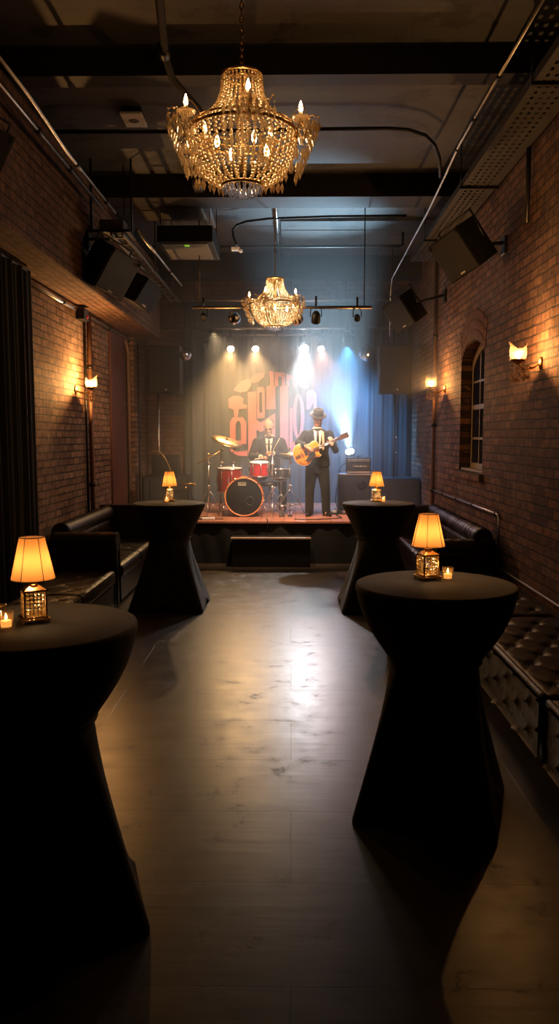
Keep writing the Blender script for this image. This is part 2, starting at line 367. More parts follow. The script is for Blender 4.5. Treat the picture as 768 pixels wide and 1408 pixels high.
for s_ in (1, 2, 3):
    _b = bmesh.new(); bmesh.ops.create_icosphere(_b, subdivisions=s_, radius=1); _b.verts.index_update()
    ICO[s_] = ([tuple(v.co) for v in _b.verts], [tuple(v.index for v in f.verts) for f in _b.faces]); _b.free()

def tag(o, label, cat, group=None, kind=None):
    if label: o['label'] = label
    if cat: o['category'] = cat
    if group: o['group'] = group
    if kind: o['kind'] = kind
    return o
def thing(name, label, cat, loc=(0, 0, 0), rz=0, group=None):
    o = bpy.data.objects.new(name, None); COL.objects.link(o); o.location = loc; o.rotation_euler = (0, 0, rz)
    o.empty_display_size = .05
    return tag(o, label, cat, group)
def struct(name, mb, m, parent=None):
    o = mb.build(name, m, parent)
    if parent is None: o['kind'] = 'structure'
    return o
def dup(root, loc, rz=None, label=None, group=None):
    r = root.copy(); COL.objects.link(r); r.location = loc
    if rz is not None: r.rotation_euler = (r.rotation_euler[0], r.rotation_euler[1], rz)
    if label: r['label'] = label
    if group: r['group'] = group
    for ch in list(root.children):
        c = ch.copy(); COL.objects.link(c); c.parent = r
        for g in list(ch.children):
            d = g.copy(); COL.objects.link(d); d.parent = c
    return r
def arc(c, r, a0, a1, n, plane='xz'):
    out = []
    for i in range(n + 1):
        a = a0 + (a1 - a0) * i / n; x, z = r * math.cos(a), r * math.sin(a)
        out.append(V(c) + {'xz': V((x, 0, z)), 'yz': V((0, x, z)), 'xy': V((x, z, 0))}[plane])
    return out
def bez(p0, p1, p2, p3, n=12):
    p0, p1, p2, p3 = V(p0), V(p1), V(p2), V(p3)
    return [p0 * (1 - t) ** 3 + p1 * 3 * t * (1 - t) ** 2 + p2 * 3 * t * t * (1 - t) + p3 * t ** 3 for t in [i / n for i in range(n + 1)]]
ROTX = Matrix.Rotation(PI / 2, 3, 'X')      # z axis -> -y
ROTY = Matrix.Rotation(PI / 2, 3, 'Y')

# ------------------------------------------------------------------ room dimensions
XL, XR, YB, YF, H = -2.70, 2.15, 14.6, -2.5, 4.85
ST_Y, ST_Z = 11.27, 0.62

struct('floor', MB().box((XL - .3, YF - .3, -.1), (XR + .4, YB + .3, 0)), M['floor'])
struct('ceiling', MB().box((XL - .3, YF - .3, H), (XR + .4, YB + .3, H + .15)), M['ceil'])
struct('wall_left', MB().box((XL - .3, YF - .3, 0), (XL, YB + .3, H)), M['brick_l'])
struct('wall_back', MB().box((XL - .3, YB, 0), (XR + .4, YB + .3, H)), M['brick_b'])
struct('wall_front', MB().box((XL - .3, YF - .3, 0), (XR + .4, YF, H)), M['brick_b'])
# right wall with an arched window opening
WY0, WY1, WZ0, WZS, WZA = 8.90, 10.10, 1.42, 2.78, 2.98
def archz(t): return WZS + (WZA - WZS) * (1 - (2 * t - 1) ** 2)
archpts = [(WY1 + (WY0 - WY1) * i / 14, archz(i / 14)) for i in range(15)]
T_ = .36
wr = MB().prism([(YF - .3, 0), (YB + .3, 0), (YB + .3, H), (YF - .3, H)], T_, 'yz', XR, holes=[[(WY0, WZ0), (WY1, WZ0)] + archpts])
struct('wall_right', wr, M['brick_r'])
# brick arch over the window and the brick sill
mb = MB()
for row, r0 in enumerate((0.01, .125, .24)):
    n = 15 + row
    for i in range(n):
        t = (i + .5) / n; y = WY0 - .03 * row + (WY1 - WY0 + .06 * row) * t; z = archz(min(1, max(0, t))) + r0
        sl = math.atan2((archz(t + .01) - archz(t - .01)), (WY1 - WY0) * .02)
        wdt = (WY1 - WY0) / n * .86
        mb.box((XR - .012, y - wdt / 2, z), (XR + .06, y + wdt / 2, z + .105), .004, Matrix.Rotation(sl, 3, 'X'), (XR, y, z))
struct('trim_1', mb, mat('arch_brick', (.21, .10, .06), .8, noise=.4, nscale=9, bump=.5))
mb = MB()
for i in range(11):
    y = WY0 - .09 + i * .125; mb.box((XR - .055, y, WZ0 - .085), (XR + .12, y + .117, WZ0 - .005), .006)
struct('trim_2', mb, M['brick_r'])
# window sash
WX = XR + .14
fr = MB()
def arch_band(y0, y1, z0, zf, off):
    return [(y1 + (y0 - y1) * i / 14, zf(i / 14) - off) for i in range(15)]
outer = [(WY0, WZ0), (WY1, WZ0)] + archpts
inn = [(WY0 + .07, WZ0 + .09), (WY1 - .07, WZ0 + .09)] + [(WY1 - .07 + (WY0 - WY1 + .14) * i / 14, archz(i / 14) - .09) for i in range(15)]
fr.prism(outer, .07, 'yz', WX, holes=[inn])
wf = struct('window_1', fr, M['frame_cream'])
s = MB().box((WX - .01, WY0 + .05, 2.17), (WX + .06, WY1 - .05, 2.23), .006).box((WX + .005, WY0 + .05, 1.80), (WX + .05, WY1 - .05, 1.832), .004).box((WX + .005, WY0 + .05, 2.50), (WX + .05, WY1 - .05, 2.53), .004)
s.box((WX + .005, 9.32, WZ0 + .06), (WX + .05, 9.35, 2.9), .004).box((WX + .005, 9.68, WZ0 + .06), (WX + .05, 9.71, 2.9), .004)
struct('sash_bar', s, M['frame_cream'], wf)
struct('window_pane', MB().prism(inn, .006, 'yz', WX + .03), M['windowglass'], wf)
struct('window_ledge', MB().box((XR + .02, WY0 + .01, WZ0), (WX, WY1 - .01, WZ0 + .025), .005), M['frame_cream'], wf)

# ceiling beams
struct('trim_3', MB().box((XL, 6.40, 4.64), (XR, 6.60, H)), M['beam'])
struct('trim_4', MB().box((XL, 9.40, 4.60), (XR, 9.85, H)), M['beam'])
struct('trim_5', MB().box((XL, 13.3, 4.45), (XR, 13.6, H)), M['beam'])
struct('trim_6', MB().box((XL, 2.9, 4.56), (XR, 3.2, H)), M['beam'])
# thin longitudinal rib in the ceiling
struct('trim_7', MB().box((-.15, 11.2, 4.80), (XR, 13.3, H)), M['ceil'])
# brick soffit down the left wall
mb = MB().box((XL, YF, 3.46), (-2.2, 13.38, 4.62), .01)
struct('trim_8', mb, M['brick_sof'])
# recessed red painted band and pilaster on the left wall
struct('trim_9', MB().box((XL, 11.75, 0), (XL + .03, 12.75, 3.46), .01), M['redpaint'])
struct('trim_10', MB().box((XL, 13.0, 0), (XL + .12, 13.3, 3.46), .01), M['brick_l'])
struct('baseboard_left', MB().box((XL, YF, 0), (XL + .03, ST_Y, .14), .004), M['beam'])
struct('baseboard_right', MB().box((XR - .03, YF, 0), (XR, ST_Y, .14), .004), M['beam'])

# ------------------------------------------------------------------ stage
t = thing('stage_platform', 'low black-skirted stage with reddish board deck across the end of the room', 'stage', (0, ST_Y, 0))
mb = MB()
for k in range(28):
    x0 = XL + .02 + k * (XR - XL - .04) / 28; mb.box((x0, -.02, ST_Z - .03), (x0 + (XR - XL - .04) / 28 - .004, YB - ST_Y - .02, ST_Z), .002)
mb.build('deck', M['stagewood'], t)
def skirt(u, v):
    x = XL + .02 + u * (XR - XL - .04); z = v * (ST_Z - .03)
    return V((x, .012 * math.sin(x * 9) + .008 * math.sin(x * 23 + z * 4) + .012, z))
MB().grid(skirt, 140, 6).build('skirt', M['skirt'], t)
MB().box((XL + .05, .06, 0), (XR - .05, YB - ST_Y - .05, ST_Z - .03)).build('frame', M['plasticblk'], t)
t = thing('stage_step', 'black carpeted step box with a nosing coloured pale for the light on its edge in front of the stage', 'step', (-0.29, 10.97, 0))
MB().box((-.54, 0, 0), (.56, .27, .395), .006).build('box', M['skirt'], t)
MB().box((-.56, -.02, .395), (.57, .28, .418), .004).build('tread', M['spkblk'], t)
MB().box((-.56, -.027, .397), (.57, .045, .4205), .002).build('nosing', mat('lit_edge_nosing', (.62, .42, .28), .4), t)  # pale tone carries the light caught on the top front edge

# backdrop cloth with its painted emblem
t = thing('stage_backdrop', 'dark pleated cloth behind the band with a large round salmon lettered emblem', 'backdrop', (0, 14.42, ST_Z))
def cloth(u, v):
    x = -1.95 + u * 3.75; return V((x, .035 * math.sin(x * 22) * (.35 + .65 * (1 - min(1, max(0, 1 - abs(x + .35) / 1.2)))) + .01 * math.sin(x * 57), v * 3.55))
MB().grid(cloth, 240, 8).build('cloth', M['backcloth'], t)
MB().box((-1.95, -.02, 3.52), (1.8, .02, 3.60), .005).build('header', M['skirt'], t)
# emblem: shapes given on a 600 x 480 design grid, y down
EX = lambda x: -1.148 + (x - 125) * (1.604 / 470)
EZ = lambda y: 3.03 - ST_Z - (y - 155) * (1.604 / 470) * 1.04
def em(poly, holes=()):
    f = lambda q: [(EX(a), EZ(b)) for a, b in q]
    MB().prism(f(poly), .006, 'xz', -.075, [f(h) for h in holes]).build('emblem_shape', M['pink'], t)
def ell(cx, cy, rx, ry, rot=0, n=20, a0=0, a1=2 * PI):
    full = abs(a1 - a0 - 2 * PI) < 1e-6
    return [(cx + rx * math.cos(a) * math.cos(rot) - ry * math.sin(a) * math.sin(rot), cy + rx * math.cos(a) * math.sin(rot) + ry * math.sin(a) * math.cos(rot)) for a in [a0 + (a1 - a0) * i / n for i in range(n if full else n + 1)]]
em([(155, 258), (170, 235), (200, 210), (240, 198), (252, 212), (246, 238), (225, 262), (195, 268)])
em([(245, 200), (262, 182), (295, 168), (320, 166), (316, 190), (290, 212), (258, 222)])
em([(345, 160), (366, 162), (370, 235), (350, 238)])
em([(372, 165), (428, 168), (430, 236), (412, 236), (410, 190), (392, 188), (392, 236), (374, 236)])
em([(434, 172), (482, 190), (490, 242), (470, 240), (466, 205), (450, 200), (450, 238), (436, 238)])
em(ell(526, 226, 32, 21, .45), [ell(526, 226, 15, 8, .45)])
em([(540, 268), (560, 254), (580, 256), (595, 275), (597, 340), (580, 350), (578, 320), (560, 352), (542, 352)])
em([(128, 300), (150, 286), (190, 286), (208, 300), (205, 325), (226, 332), (226, 348), (182, 352), (176, 392), (160, 392), (156, 355), (130, 345)])
em([(135, 530), (135, 420), (150, 394), (205, 394), (222, 420), (222, 530)], [[(165, 512), (165, 430), (175, 412), (185, 412), (194, 430), (194, 512)]])
em([(232, 590), (232, 268), (276, 262), (276, 520), (285, 590)])
em([(280, 400), (280, 244), (305, 238), (320, 250), (320, 395)], [[(291, 370), (291, 270), (306, 265), (308, 370)]])
em([(328, 354), (330, 240), (350, 232), (376, 236), (378, 352)])
em([(272, 404), (300, 420), (376, 372), (376, 560), (350, 560), (350, 440), (300, 470), (276, 455)])
em([(402, 590), (402, 236), (446, 232), (448, 590)])
em([(452, 345), (468, 345), (468, 590), (452, 590)])
em(ell(500, 390, 31, 116), [ell(500, 390, 12, 96)])
em([(470, 520), (535, 512), (535, 590), (518, 590), (518, 545), (486, 545), (486, 590), (470, 590)])
em([(130, 550), (165, 568), (215, 566), (228, 560), (228, 592), (180, 590), (145, 575)])
em([(290, 500), (345, 545), (345, 600), (290, 596)])

# black side drapes at the stage wings
def drape(name, label, x0, x1, y0, y1, z0, z1, amp=.035, freq=30):
    L_ = math.hypot(x1 - x0, y1 - y0); nx, ny = -(y1 - y0) / L_, (x1 - x0) / L_
    def fn(u, v):
        s_ = u * L_; d = amp * math.sin(s_ * freq + .6 * math.sin(s_ * 7)) * (.75 + .25 * (1 - v)) + .012 * math.sin(s_ * 71)
        return V((x0 + (x1 - x0) * u + nx * d, y0 + (y1 - y0) * u + ny * d, z0 + (z1 - z0) * v))
    t_ = thing(name, label, 'curtain')
    MB().grid(fn, int(L_ * 90), 10).build('cloth', M['drape'], t_)
    MB().cyl((x0, y0, z1), (x1, y1, z1), .018, seg=8).build('rod', M['dkmetal'], t_)
    return t_
drape('curtain', 'long black pleated curtain hanging on the near left wall under the brick soffit', -2.53, -2.53, 7.72, 4.0, .02, 3.42, .035, 26)
drape('stage_curtain', 'black curtain filling the right wing at the back of the stage', 1.45, 2.12, 14.1, 14.1, ST_Z, 4.2, .03, 30)

# ------------------------------------------------------------------ ceiling services
def pipe(name, label, pts, r, m, group=None, clamps=(), cat='pipe'):
    t_ = thing(name, label, cat, pts[0], 0, group); o = V(pts[0])
    MB().tube([V(p) - o for p in pts], r, 10).build('tube', m, t_)
    for c, d in clamps:
        MB().tube([V(c) - o - V(d) * .5, V(c) - o + V(d) * .5], r * 1.45, 10).build('coupling', M['dkmetal'] if m is not M['dkmetal'] else M['steel'], t_)
    return t_
DY = (0, .06, 0)
pipe('conduit', 'long bare steel conduit under the left ceiling, the one nearer the wall', [(-2.02, 3.0, 4.27), (-2.02, 8.62, 4.27)], .018, M['steel'], clamps=[((-2.02, y, 4.27), DY) for y in (5.2, 6.5, 7.4)])
pipe('conduit', 'shorter bare steel conduit beside the long one at upper left', [(-1.90, 3.0, 4.30), (-1.90, 5.9, 4.30), (-1.90, 6.9, 4.24), (-1.90, 8.7, 4.24)], .016, M['steel'], clamps=[((-1.90, y, 4.24), DY) for y in (7.2, 8.3)])
pipe('conduit', 'steel conduit running overhead at right from the front down to the stage', [(1.55, 2.5, 4.53), (1.55, 7.6, 4.53), (1.55, 8.3, 4.46), (1.55, 9.2, 4.385), (1.55, 12.4, 4.26), (1.55, 12.6, 4.1), (1.55, 12.6, 3.4)], .013, M['steel'], clamps=[((1.55, y, 4.525), DY) for y in (6.2, 7.0, 7.7)])
pipe('conduit', 'steel conduit along the ceiling pointing at the farther chandelier', [(-.20, 9.55, 4.74), (-.20, 13.4, 4.74)], .02, M['steel'], clamps=[((-.20, 11.6, 4.74), DY)])
pipe('cable', 'black cable crossing the ceiling between the two beams and curving down at right', [(-2.65, 7.73, 4.72), (-1.2, 7.72, 4.71), (.3, 7.71, 4.72), (.9, 7.70, 4.72), (1.1, 7.74, 4.72), (1.28, 7.85, 4.71), (1.40, 8.02, 4.68), (1.48, 8.2, 4.62), (1.53, 8.4, 4.50)], .018, M['plasticblk'], cat='cable')
pipe('cable', 'black cable looping across the stained ceiling panel behind the second beam', [(-.74, 11.0, 4.42), (-.79, 11.0, 4.55), (-.80, 11.0, 4.64), (-.74, 10.95, 4.69), (-.6, 10.85, 4.71), (-.3, 10.76, 4.72), (.47, 10.67, 4.72), (1.5, 10.6, 4.71)], .016, M['plasticblk'], cat='cable')
pipe('conduit', 'thin dark conduit crossing the far ceiling left to right', [(-1.6, 11.8, 4.87), (-1.6, 11.8, 4.62), (-1.55, 11.8, 4.60), (1.57, 11.8, 4.60), (1.62, 11.8, 4.62), (1.62, 11.8, 4.85)], .02, M['dkmetal'])
pipe('conduit', 'ribbed dark conduit at the upper left of the near chandelier', [(-.75, 3.0, 4.55), (-.80, 5.0, 4.50), (-.86, 5.6, 4.42), (-.84, 5.8, 4.35), (-.72, 6.3, 4.35), (-.70, 6.9, 4.45)], .028, mat('dull_duct', (.025, .021, .018), .7), clamps=[((-.86, 5.55, 4.43), (0, .1, -.03))])
# wide perforated steel tray on the right
t = thing('cable_tray', 'wide perforated steel cable tray running under the right side of the ceiling', 'cable tray', (1.93, 8.0, 4.40))
mb = MB()
for x0, x1 in ((-.18, -.16), (.16, .18)): mb.box((x0, -6, 0), (x1, 3.9, .07))
nn = 104; L0 = -6; dy = 9.9 / nn
for i in range(nn):
    y0 = L0 + i * dy
    mb.box((-.16, y0, 0), (.16, y0 + dy * .55, .006))
    for x0 in (-.16, -.098, -.036, .026, .088): mb.box((x0, y0 + dy * .55, 0), (x0 + .038 + (.034 if x0 > .08 else 0), y0 + dy, .006))
mb.build('tray', M['traysteel'], t)
mb = MB()
for q in range(5):
    pts = [(-.12 + .05 * q + .012 * math.sin(k * 1.7 + q), 1.0 + k * .35, .035 + .012 * math.sin(k * 2.3 + q)) for k in range(9)]
    mb.tube(pts, .016, 6)
mb.build('cable_bundle', M['plasticblk'], t)
for y in (-4, -2, 0.4, 2.6):
    MB().box((-.2, y - .02, -.025), (.2, y + .02, 0), .003).build('cross_bar', M['dkmetal'], t)
    for x in (-.19, .19): MB().cyl((x, y, -.01), (x, y, .45), .006, seg=6).build('hanger', M['dkmetal'], t)
# double rail lighting track at left
t = thing('lighting_track', 'bright aluminium double-rail lighting track high on the left', 'track', (-1.86, 8.6, 3.98))
mb = MB()
for x in (-.06, .06): mb.box((x - .014, 0, 0), (x + .014, 4.3, .03), .003)
mb.build('rail', M['steel'], t)
mb = MB()
for k in range(14): MB().box((-.06, .15 + k * .3, .006), (.06, .18 + k * .3, .02)).build('rung', M['steel'], t)
for y in (.4, 2.4, 4.0): MB().cyl((0, y, .02), (0, y, .86), .008, seg=6).build('hanger', M['dkmetal'], t)
pipe('conduit', 'thin steel conduit beside the double rail track at left', [(-1.60, 8.35, 3.97), (-1.60, 11.7, 4.03)], .015, M['steel'], clamps=[((-1.60, y, 4.0), DY) for y in (9.3, 10.6)])
# wall conduits
pipe('conduit', 'slim steel conduit along the top of the left wall beneath the soffit', [(-2.66, 7.6, 3.40), (-2.66, 10.2, 3.40), (-2.66, 14.2, 3.42)], .022, M['steel'], clamps=[((-2.66, y, 3.40), DY) for y in (9.3, 11.6, 13.0)])
pipe('pipe', 'thick copper-coloured vertical pipe on the left wall beside the wall sconce', [(-2.655, 10.46, .02), (-2.655, 10.46, 3.46)], .030, mat('rust_brown_pipe', (.20, .10, .055), .45, metal=.4, noise=.3, nscale=20), clamps=[((-2.655, 10.46, z), (0, 0, .05)) for z in (1.2, 2.75)])
pipe('pipe', 'thin dark vertical pipe close behind the thick one on the left wall', [(-2.67, 10.28, .02), (-2.67, 10.28, 3.46)], .016, M['dkmetal'])
pipe('pipe', 'pale worn vertical pipe at the edge of the red painted band', [(-2.66, 12.95, .02), (-2.66, 12.95, 3.2), (-2.66, 12.75, 3.38)], .025, mat('pale_pipe', (.30, .20, .14), .6, noise=.4, nscale=15))
pipe('pipe', 'dark vertical pipe on the left wall nearest the stage', [(-2.63, 13.55, .02), (-2.63, 13.55, 3.4)], .03, M['dkmetal'])
pipe('pipe', 'vertical rust brown pipe on the right wall beyond the window', [(2.11, 11.75, .02), (2.11, 11.75, 4.38)], .028, MATS['rust_brown_pipe'], clamps=[((2.11, 11.75, z), (0, 0, .05)) for z in (1.04, 2.0, 3.3)])
pipe('conduit', 'horizontal conduit under the window that turns down the right wall', [(2.12, 11.7, 1.04), (2.12, 8.06, 1.045), (2.12, 8.0, 1.0), (2.12, 8.0, .60)], .013, M['steel'], clamps=[((2.12, y, 1.042), DY) for y in (11.0, 10.1, 9.2, 8.15)])
MB().box((2.08, 7.93, .50), (2.15, 8.07, .62), .008).build('outlet_box', M['dkmetal'])
tag(bpy.context.scene.objects['outlet_box'], 'small metal outlet box low on the right wall under the turned conduit', 'box')
pipe('conduit', 'low shiny conduit running along the right wall just above the bench', [(2.125, 8.35, .50), (2.125, 3.0, .50)], .015, M['steel'])
pipe('conduit', 'vertical drain conduit high on the right wall near the camera', [(2.11, 7.3, 3.75), (2.11, 7.3, 4.85)], .022, M['dkmetal'])

# ceiling plate, smoke head, security floodlight
t = thing('ceiling_speaker', 'square white ceiling plate with a round grille left of the near chandelier', 'speaker', (-1.47, 7.62, 4.77))
MB().box((-.10, -.16, 0), (.10, .16, .025), .006).build('plate', M['plastic_white'], t)
MB().lathe([(.045, -.004), (.05, 0)], 20, capb=True).build('grille', mat('grey_mesh', (.2, .19, .17), .6), t)
MB().box((-.09, -.12, .025), (.09, .12, .08), .004).build('back_box', M['plasticblk'], t)
t = thing('security_camera', 'small white twin-head sensor hanging under the far ceiling', 'sensor', (-.75, 11.0, 4.36))
MB().cyl((0, 0, .03), (0, 0, .08), .022).build('mount', M['plastic_white'], t)
MB().box((-.07, -.04, 0), (.05, .04, .05), .01).ball((.06, -.03, -.005), .03, 2).build('body', M['plastic_white'], t)
# suspended air conditioning cassette
t = thing('air_conditioner', 'dark box-shaped air conditioning unit hung under the left ceiling', 'air conditioner', (-1.30, 10.33, 4.20))
MB().box((-.34, -.50, .0), (.34, .52, .20), .012).build('housing', M['plasticblk'], t)
MB().box((-.29, -.44, -.012), (.27, .40, 0), .004).build('panel', mat('grey_panel', (.13, .12, .10), .5), t)
MB().box((-.02, -.42, -.02), (.04, -.34, -.012), .003).build('painted_reflection', M['reflgreen'], t)  # glowing patch standing in for a reflection under the unit
for x in (-.3, .3):
    for y in (-.45, .45): MB().cyl((x, y, .22), (x, y, .65), .006, seg=6).build('hanger', M['dkmetal'], t)
t = thing('air_duct', 'flat dark duct above the air conditioning unit', 'duct', (-1.52, 10.05, 4.62))
MB().box((-.42, -.30, 0), (.42, .42, .22), .01).build('casing', mat('duct_grey', (.09, .08, .065), .5, metal=.3), t)
MB().box((.40, -.9, .03), (.50, .9, .10), .008).build('flange', M['steel'], t)

# ------------------------------------------------------------------ hung loudspeakers
def wedge(name, label, loc, rot, w_=.40, d=.34, h=.44, group=None, arm=(0, .25, .55), handles=True):
    """cabinet with trapezoid plan; front = -y"""
    t_ = thing(name, label, 'speaker', loc, 0, group); t_.rotation_euler = rot
    mb = MB(); pl = [(-w_ / 2, -d / 2), (w_ / 2, -d / 2), (w_ / 2 * .62, d / 2), (-w_ / 2 * .62, d / 2)]
    mb.prism(pl, h, 'xy', -h / 2); mb.build('cabinet', M['spkblk'], t_)
    MB().box((-w_ / 2 + .012, -d / 2 - .014, -h / 2 + .012), (w_ / 2 - .012, -d / 2, h / 2 - .012), .006).build('grille', M['grille'], t_)
    MB().box((-.03, -d / 2 - .019, -h / 2 + .03), (.03, -d / 2 - .014, -h / 2 + .045), .001).build('badge', M['plastic_white'], t_)
    for sx in (-1, 1):
        MB().box((sx * (w_ / 2 - .02) - .012, -d / 2 - .022, h / 2 - .05), (sx * (w_ / 2 - .02) + .012, -d / 2 - .012, h / 2 - .012), .003).build('corner_cap', M['dkmetal'], t_)
    mbb = MB()
    mbb.tube([(-w_ / 2 - .03, .02, 0), (-w_ / 2 - .03, .06, h / 2 + .06), (w_ / 2 + .03, .06, h / 2 + .06), (w_ / 2 + .03, .02, 0)], .011, 8)
    mbb.build('bracket', M['dkmetal'], t_)
    return t_
def hang(name, label, a, b, plate):
    t_ = thing(name, label, 'bracket', a); o = V(a)
    MB().tube([V((0, 0, 0)), V(b) - o], .018, 8).build('arm', M['dkmetal'], t_)
    MB().box(V(plate) - o - V((.02, .07, .09)), V(plate) - o + V((.02, .07, .09)), .006).build('wall_plate', M['dkmetal'], t_)
    return t_
wedge('hung_speaker', 'larger black speaker hanging tilted beside the left soffit', (-1.98, 8.6, 3.64), (R(28), R(14), R(58)), .42, .42, .46)
wedge('hung_speaker', 'smaller black speaker tilted below the lighting track at left', (-1.86, 9.9, 3.62), (R(26), R(20), R(62)), .34, .32, .34)
wedge('hung_speaker', 'black speaker angled down from a bracket near the right sconce wall', (1.74, 8.1, 3.72), (R(32), R(-16), R(-60)), .42, .42, .44)
wedge('hung_speaker', 'black speaker in haze over the right end of the stage', (1.60, 11.2, 3.60), (R(30), R(-16), R(-56)), .40, .38, .42)
wedge('hung_speaker', 'black speaker cut by the left edge of the picture above the curtain', (-2.10, 5.32, 3.74), (R(28), R(14), R(50)), .34, .34, .38)
hang('speaker_bracket', 'dark wall bracket holding the larger left speaker', (-1.95, 8.65, 3.95), (-2.18, 8.65, 3.95), (-2.18, 8.65, 3.92))
hang('speaker_bracket', 'dark bracket of the smaller left speaker', (-1.9, 9.95, 3.82), (-2.18, 9.95, 3.86), (-2.18, 9.95, 3.83))
hang('speaker_bracket', 'dark bracket on the right wall beside the angled speaker', (1.72, 8.12, 3.74), (2.13, 8.15, 3.78), (2.14, 8.15, 3.75))
hang('speaker_bracket', 'dark bracket of the hazy far right speaker', (1.62, 11.2, 3.66), (2.13, 11.2, 3.8), (2.14, 11.2, 3.78))
hang('speaker_bracket', 'dark bracket above the speaker at the left picture edge', (-2.02, 5.66, 3.95), (-2.18, 5.66, 3.97), (-2.18, 5.66, 3.94))
# flat equipment shelf and projector-like boxes above the left speaker
t = thing('equipment_shelf', 'black shelf with metal boxes high above the larger left speaker', 'shelf', (-1.95, 8.75, 4.02))
MB().box((-.28, -.12, 0), (.22, .25, .03), .004).build('board', M['plasticblk'], t)
MB().box((-.12, -.06, .03), (.14, .16, .15), .008).build('metal_box', mat('box_grey', (.12, .10, .08), .4, metal=.5), t)
for x in (-.24, .2): MB().cyl((x, .1, .02), (x, .1, .83), .012, seg=8).build('hanger', M['dkmetal'], t)
# junction box with cable tail at left wall top
t = thing('junction_box', 'small dark junction box with a coloured lens at the top of the left wall', 'box', (-2.60, 9.95, 3.36))
MB().box((-.06, -.12, -.08), (.05, .12, .06), .01).build('box', M['plasticblk'], t)
MB().lathe([(.03, 0), (.035, .06)], 16, (0.03, .06, -.03), ROTX, capb=True, capt=True).build('lens', mat('red_lens', (.5, .05, .04), .2), t)

# truss bars and fixtures
def bar(label, a, b, r=.022, hang_x=()):
    t_ = thing('lighting_bar', label, 'bar', a); o = V(a)
    MB().cyl((0, 0, 0), V(b) - o, r, seg=12).build('tube', M['steel'], t_)
    for x in hang_x: MB().cyl((x - o.x, 0, 0), (x - o.x, 0, H - o.z), .008, seg=6).build('hanger', M['dkmetal'], t_)
bar('nearest steel lighting bar hanging across the room level with the farther chandelier', (-1.30, 10.5, 3.52), (1.05, 10.5, 3.52), hang_x=(-1.2, 0.95))
bar('long steel lighting bar above the front of the stage', (-2.1, 13.2, 3.62), (1.92, 13.2, 3.62), hang_x=(-1.6, 0, 1.4))
bar('rear lighting bar carrying the four lit stage lamps', (-1.6, 14.08, 3.62), (1.10, 14.08, 3.62), hang_x=(-1.4, 0.95))
bar('wide upper bar near the ceiling behind the farther chandelier', (-2.3, 12.8, 4.0), (1.9, 12.8, 4.0), .02, hang_x=(-1.9, 1.6))

def can(label, loc, target, lens_mat, r=.075, L_=.17, top=.22, group=None):
    """loc = lens centre; barrel points at target"""
    t_ = thing('stage_lamp', label, 'stage light', loc, 0, group)
    q = (V(target) - V(loc)).to_track_quat('-Z', 'Y').to_matrix()
    MB().lathe([(r * .55, L_), (r * .9, L_ * .75), (r, L_ * .4), (r, 0)], 20, (0, 0, 0), q, capb=True).build('barrel', M['plasticblk'], t_)
    MB().lathe([(0.001, .012), (r * .5, .010), (r * .93, .006)], 20, (0, 0, 0), q).build('lens', lens_mat, t_)
    c = q @ V((0, 0, L_ * .5)); s_ = q @ V((r + .012, 0, 0)); s_.z = 0
    MB().tube([c - s_, c - s_ + V((0, 0, top * .6)), c + V((0, 0, top * .85)) - s_ * .5, c + V((0, 0, top * .85)) + s_ * .5, c + s_ + V((0, 0, top * .6)), c + s_], .007, 6).build('yoke', M['dkmetal'], t_)
    MB().cyl(c + V((0, 0, top * .85)), c + V((0, 0, top + .12)), .014, seg=8).build('clamp', M['dkmetal'], t_)
    return t_
for (x, y, z, c, p, tg, a), lb, es in zip(BACKROW, ('far left warm amber stage lamp shining toward the room', 'second amber stage lamp from the left over the emblem', 'brightest blue-white stage lamp above the emblem', 'small pinkish stage lamp right of the brightest one'), (60, 60, 160, 45)):
    lm = mat('lit_lens_%d' % int(x * 1000 + 5000), c, .5, emit=es, ecol=tuple(.3 + .7 * q for q in c))
    can(lb, (x, y, z), tg, lm, .062 if es < 100 else .085, .16, .20)
dark = mat('unlit_lens', (.10, .11, .12), .1)
can('lit can lamp on the nearest lighting bar right of the farther chandelier', (.321, 10.55, 3.34), (.3, 12.4, 1.1), mat('warm_lit_lens', (1, .7, .5), .5, emit=8, ecol=(1, .7, .5)), .06, .15, .15)
can('can lamp half hidden behind the farther chandelier', (-.25, 10.55, 3.42), (-.5, 12.4, 1.2), MATS['warm_lit_lens'], .06, .14, .10)
can('unlit lamp hanging from the left part of the rear bar', (-1.50, 13.99, 3.42), (-1.3, 10, 1), dark, .05, .12, .16)
can('unlit lamp between the amber and the brightest stage lamps', (-.25, 13.99, 3.44), (-.2, 10, 1), dark, .05, .12, .14)
can('small hanging lamp at the left end of the nearest lighting bar', (-1.15, 10.45, 3.38), (-1.1, 8, 1.5), dark, .04, .10, .12)
can('small hanging lamp at the right end of the nearest lighting bar', (.86, 10.45, 3.36), (.9, 8, 1.5), dark, .04, .10, .14)
can('blue wash lamp on the long bar over the right of the stage', (.92, 13.2, 3.40), (1.05, 14.2, 1.3), mat('blue_lens', (.1, .3, .8), .3), .07, .15, .14)
def ball(label, c, r, barz):
    t_ = thing('mirror_ball', label, 'mirror ball', c)
    bm = bmesh.new(); bmesh.ops.create_uvsphere(bm, u_segments=26, v_segments=15, radius=r)
    MB().frombm(bm).build('tiles', M['mirror'], t_)
    MB().cyl((0, 0, r), (0, 0, r + .03), .018, seg=10).build('cap', M['dkmetal'], t_)
    MB().cyl((0, 0, r + .03), (0, 0, barz - c[2]), .004, seg=6).build('cord', M['dkmetal'], t_)
ball('mirror ball hanging beside the upper left stage speaker', (-1.70, 12.8, 3.145), .095, 4.0)
ball('mirror ball with blue glints beside the upper right stage speaker', (1.24, 13.2, 3.19), .125, 3.6)
ball('mirror ball under the nearest bar left of the farther chandelier', (-.748, 10.5, 3.39), .085, 3.52)
ball('mirror ball under the nearest bar just behind the farther chandelier', (.073, 10.5, 3.37), .085, 3.52)

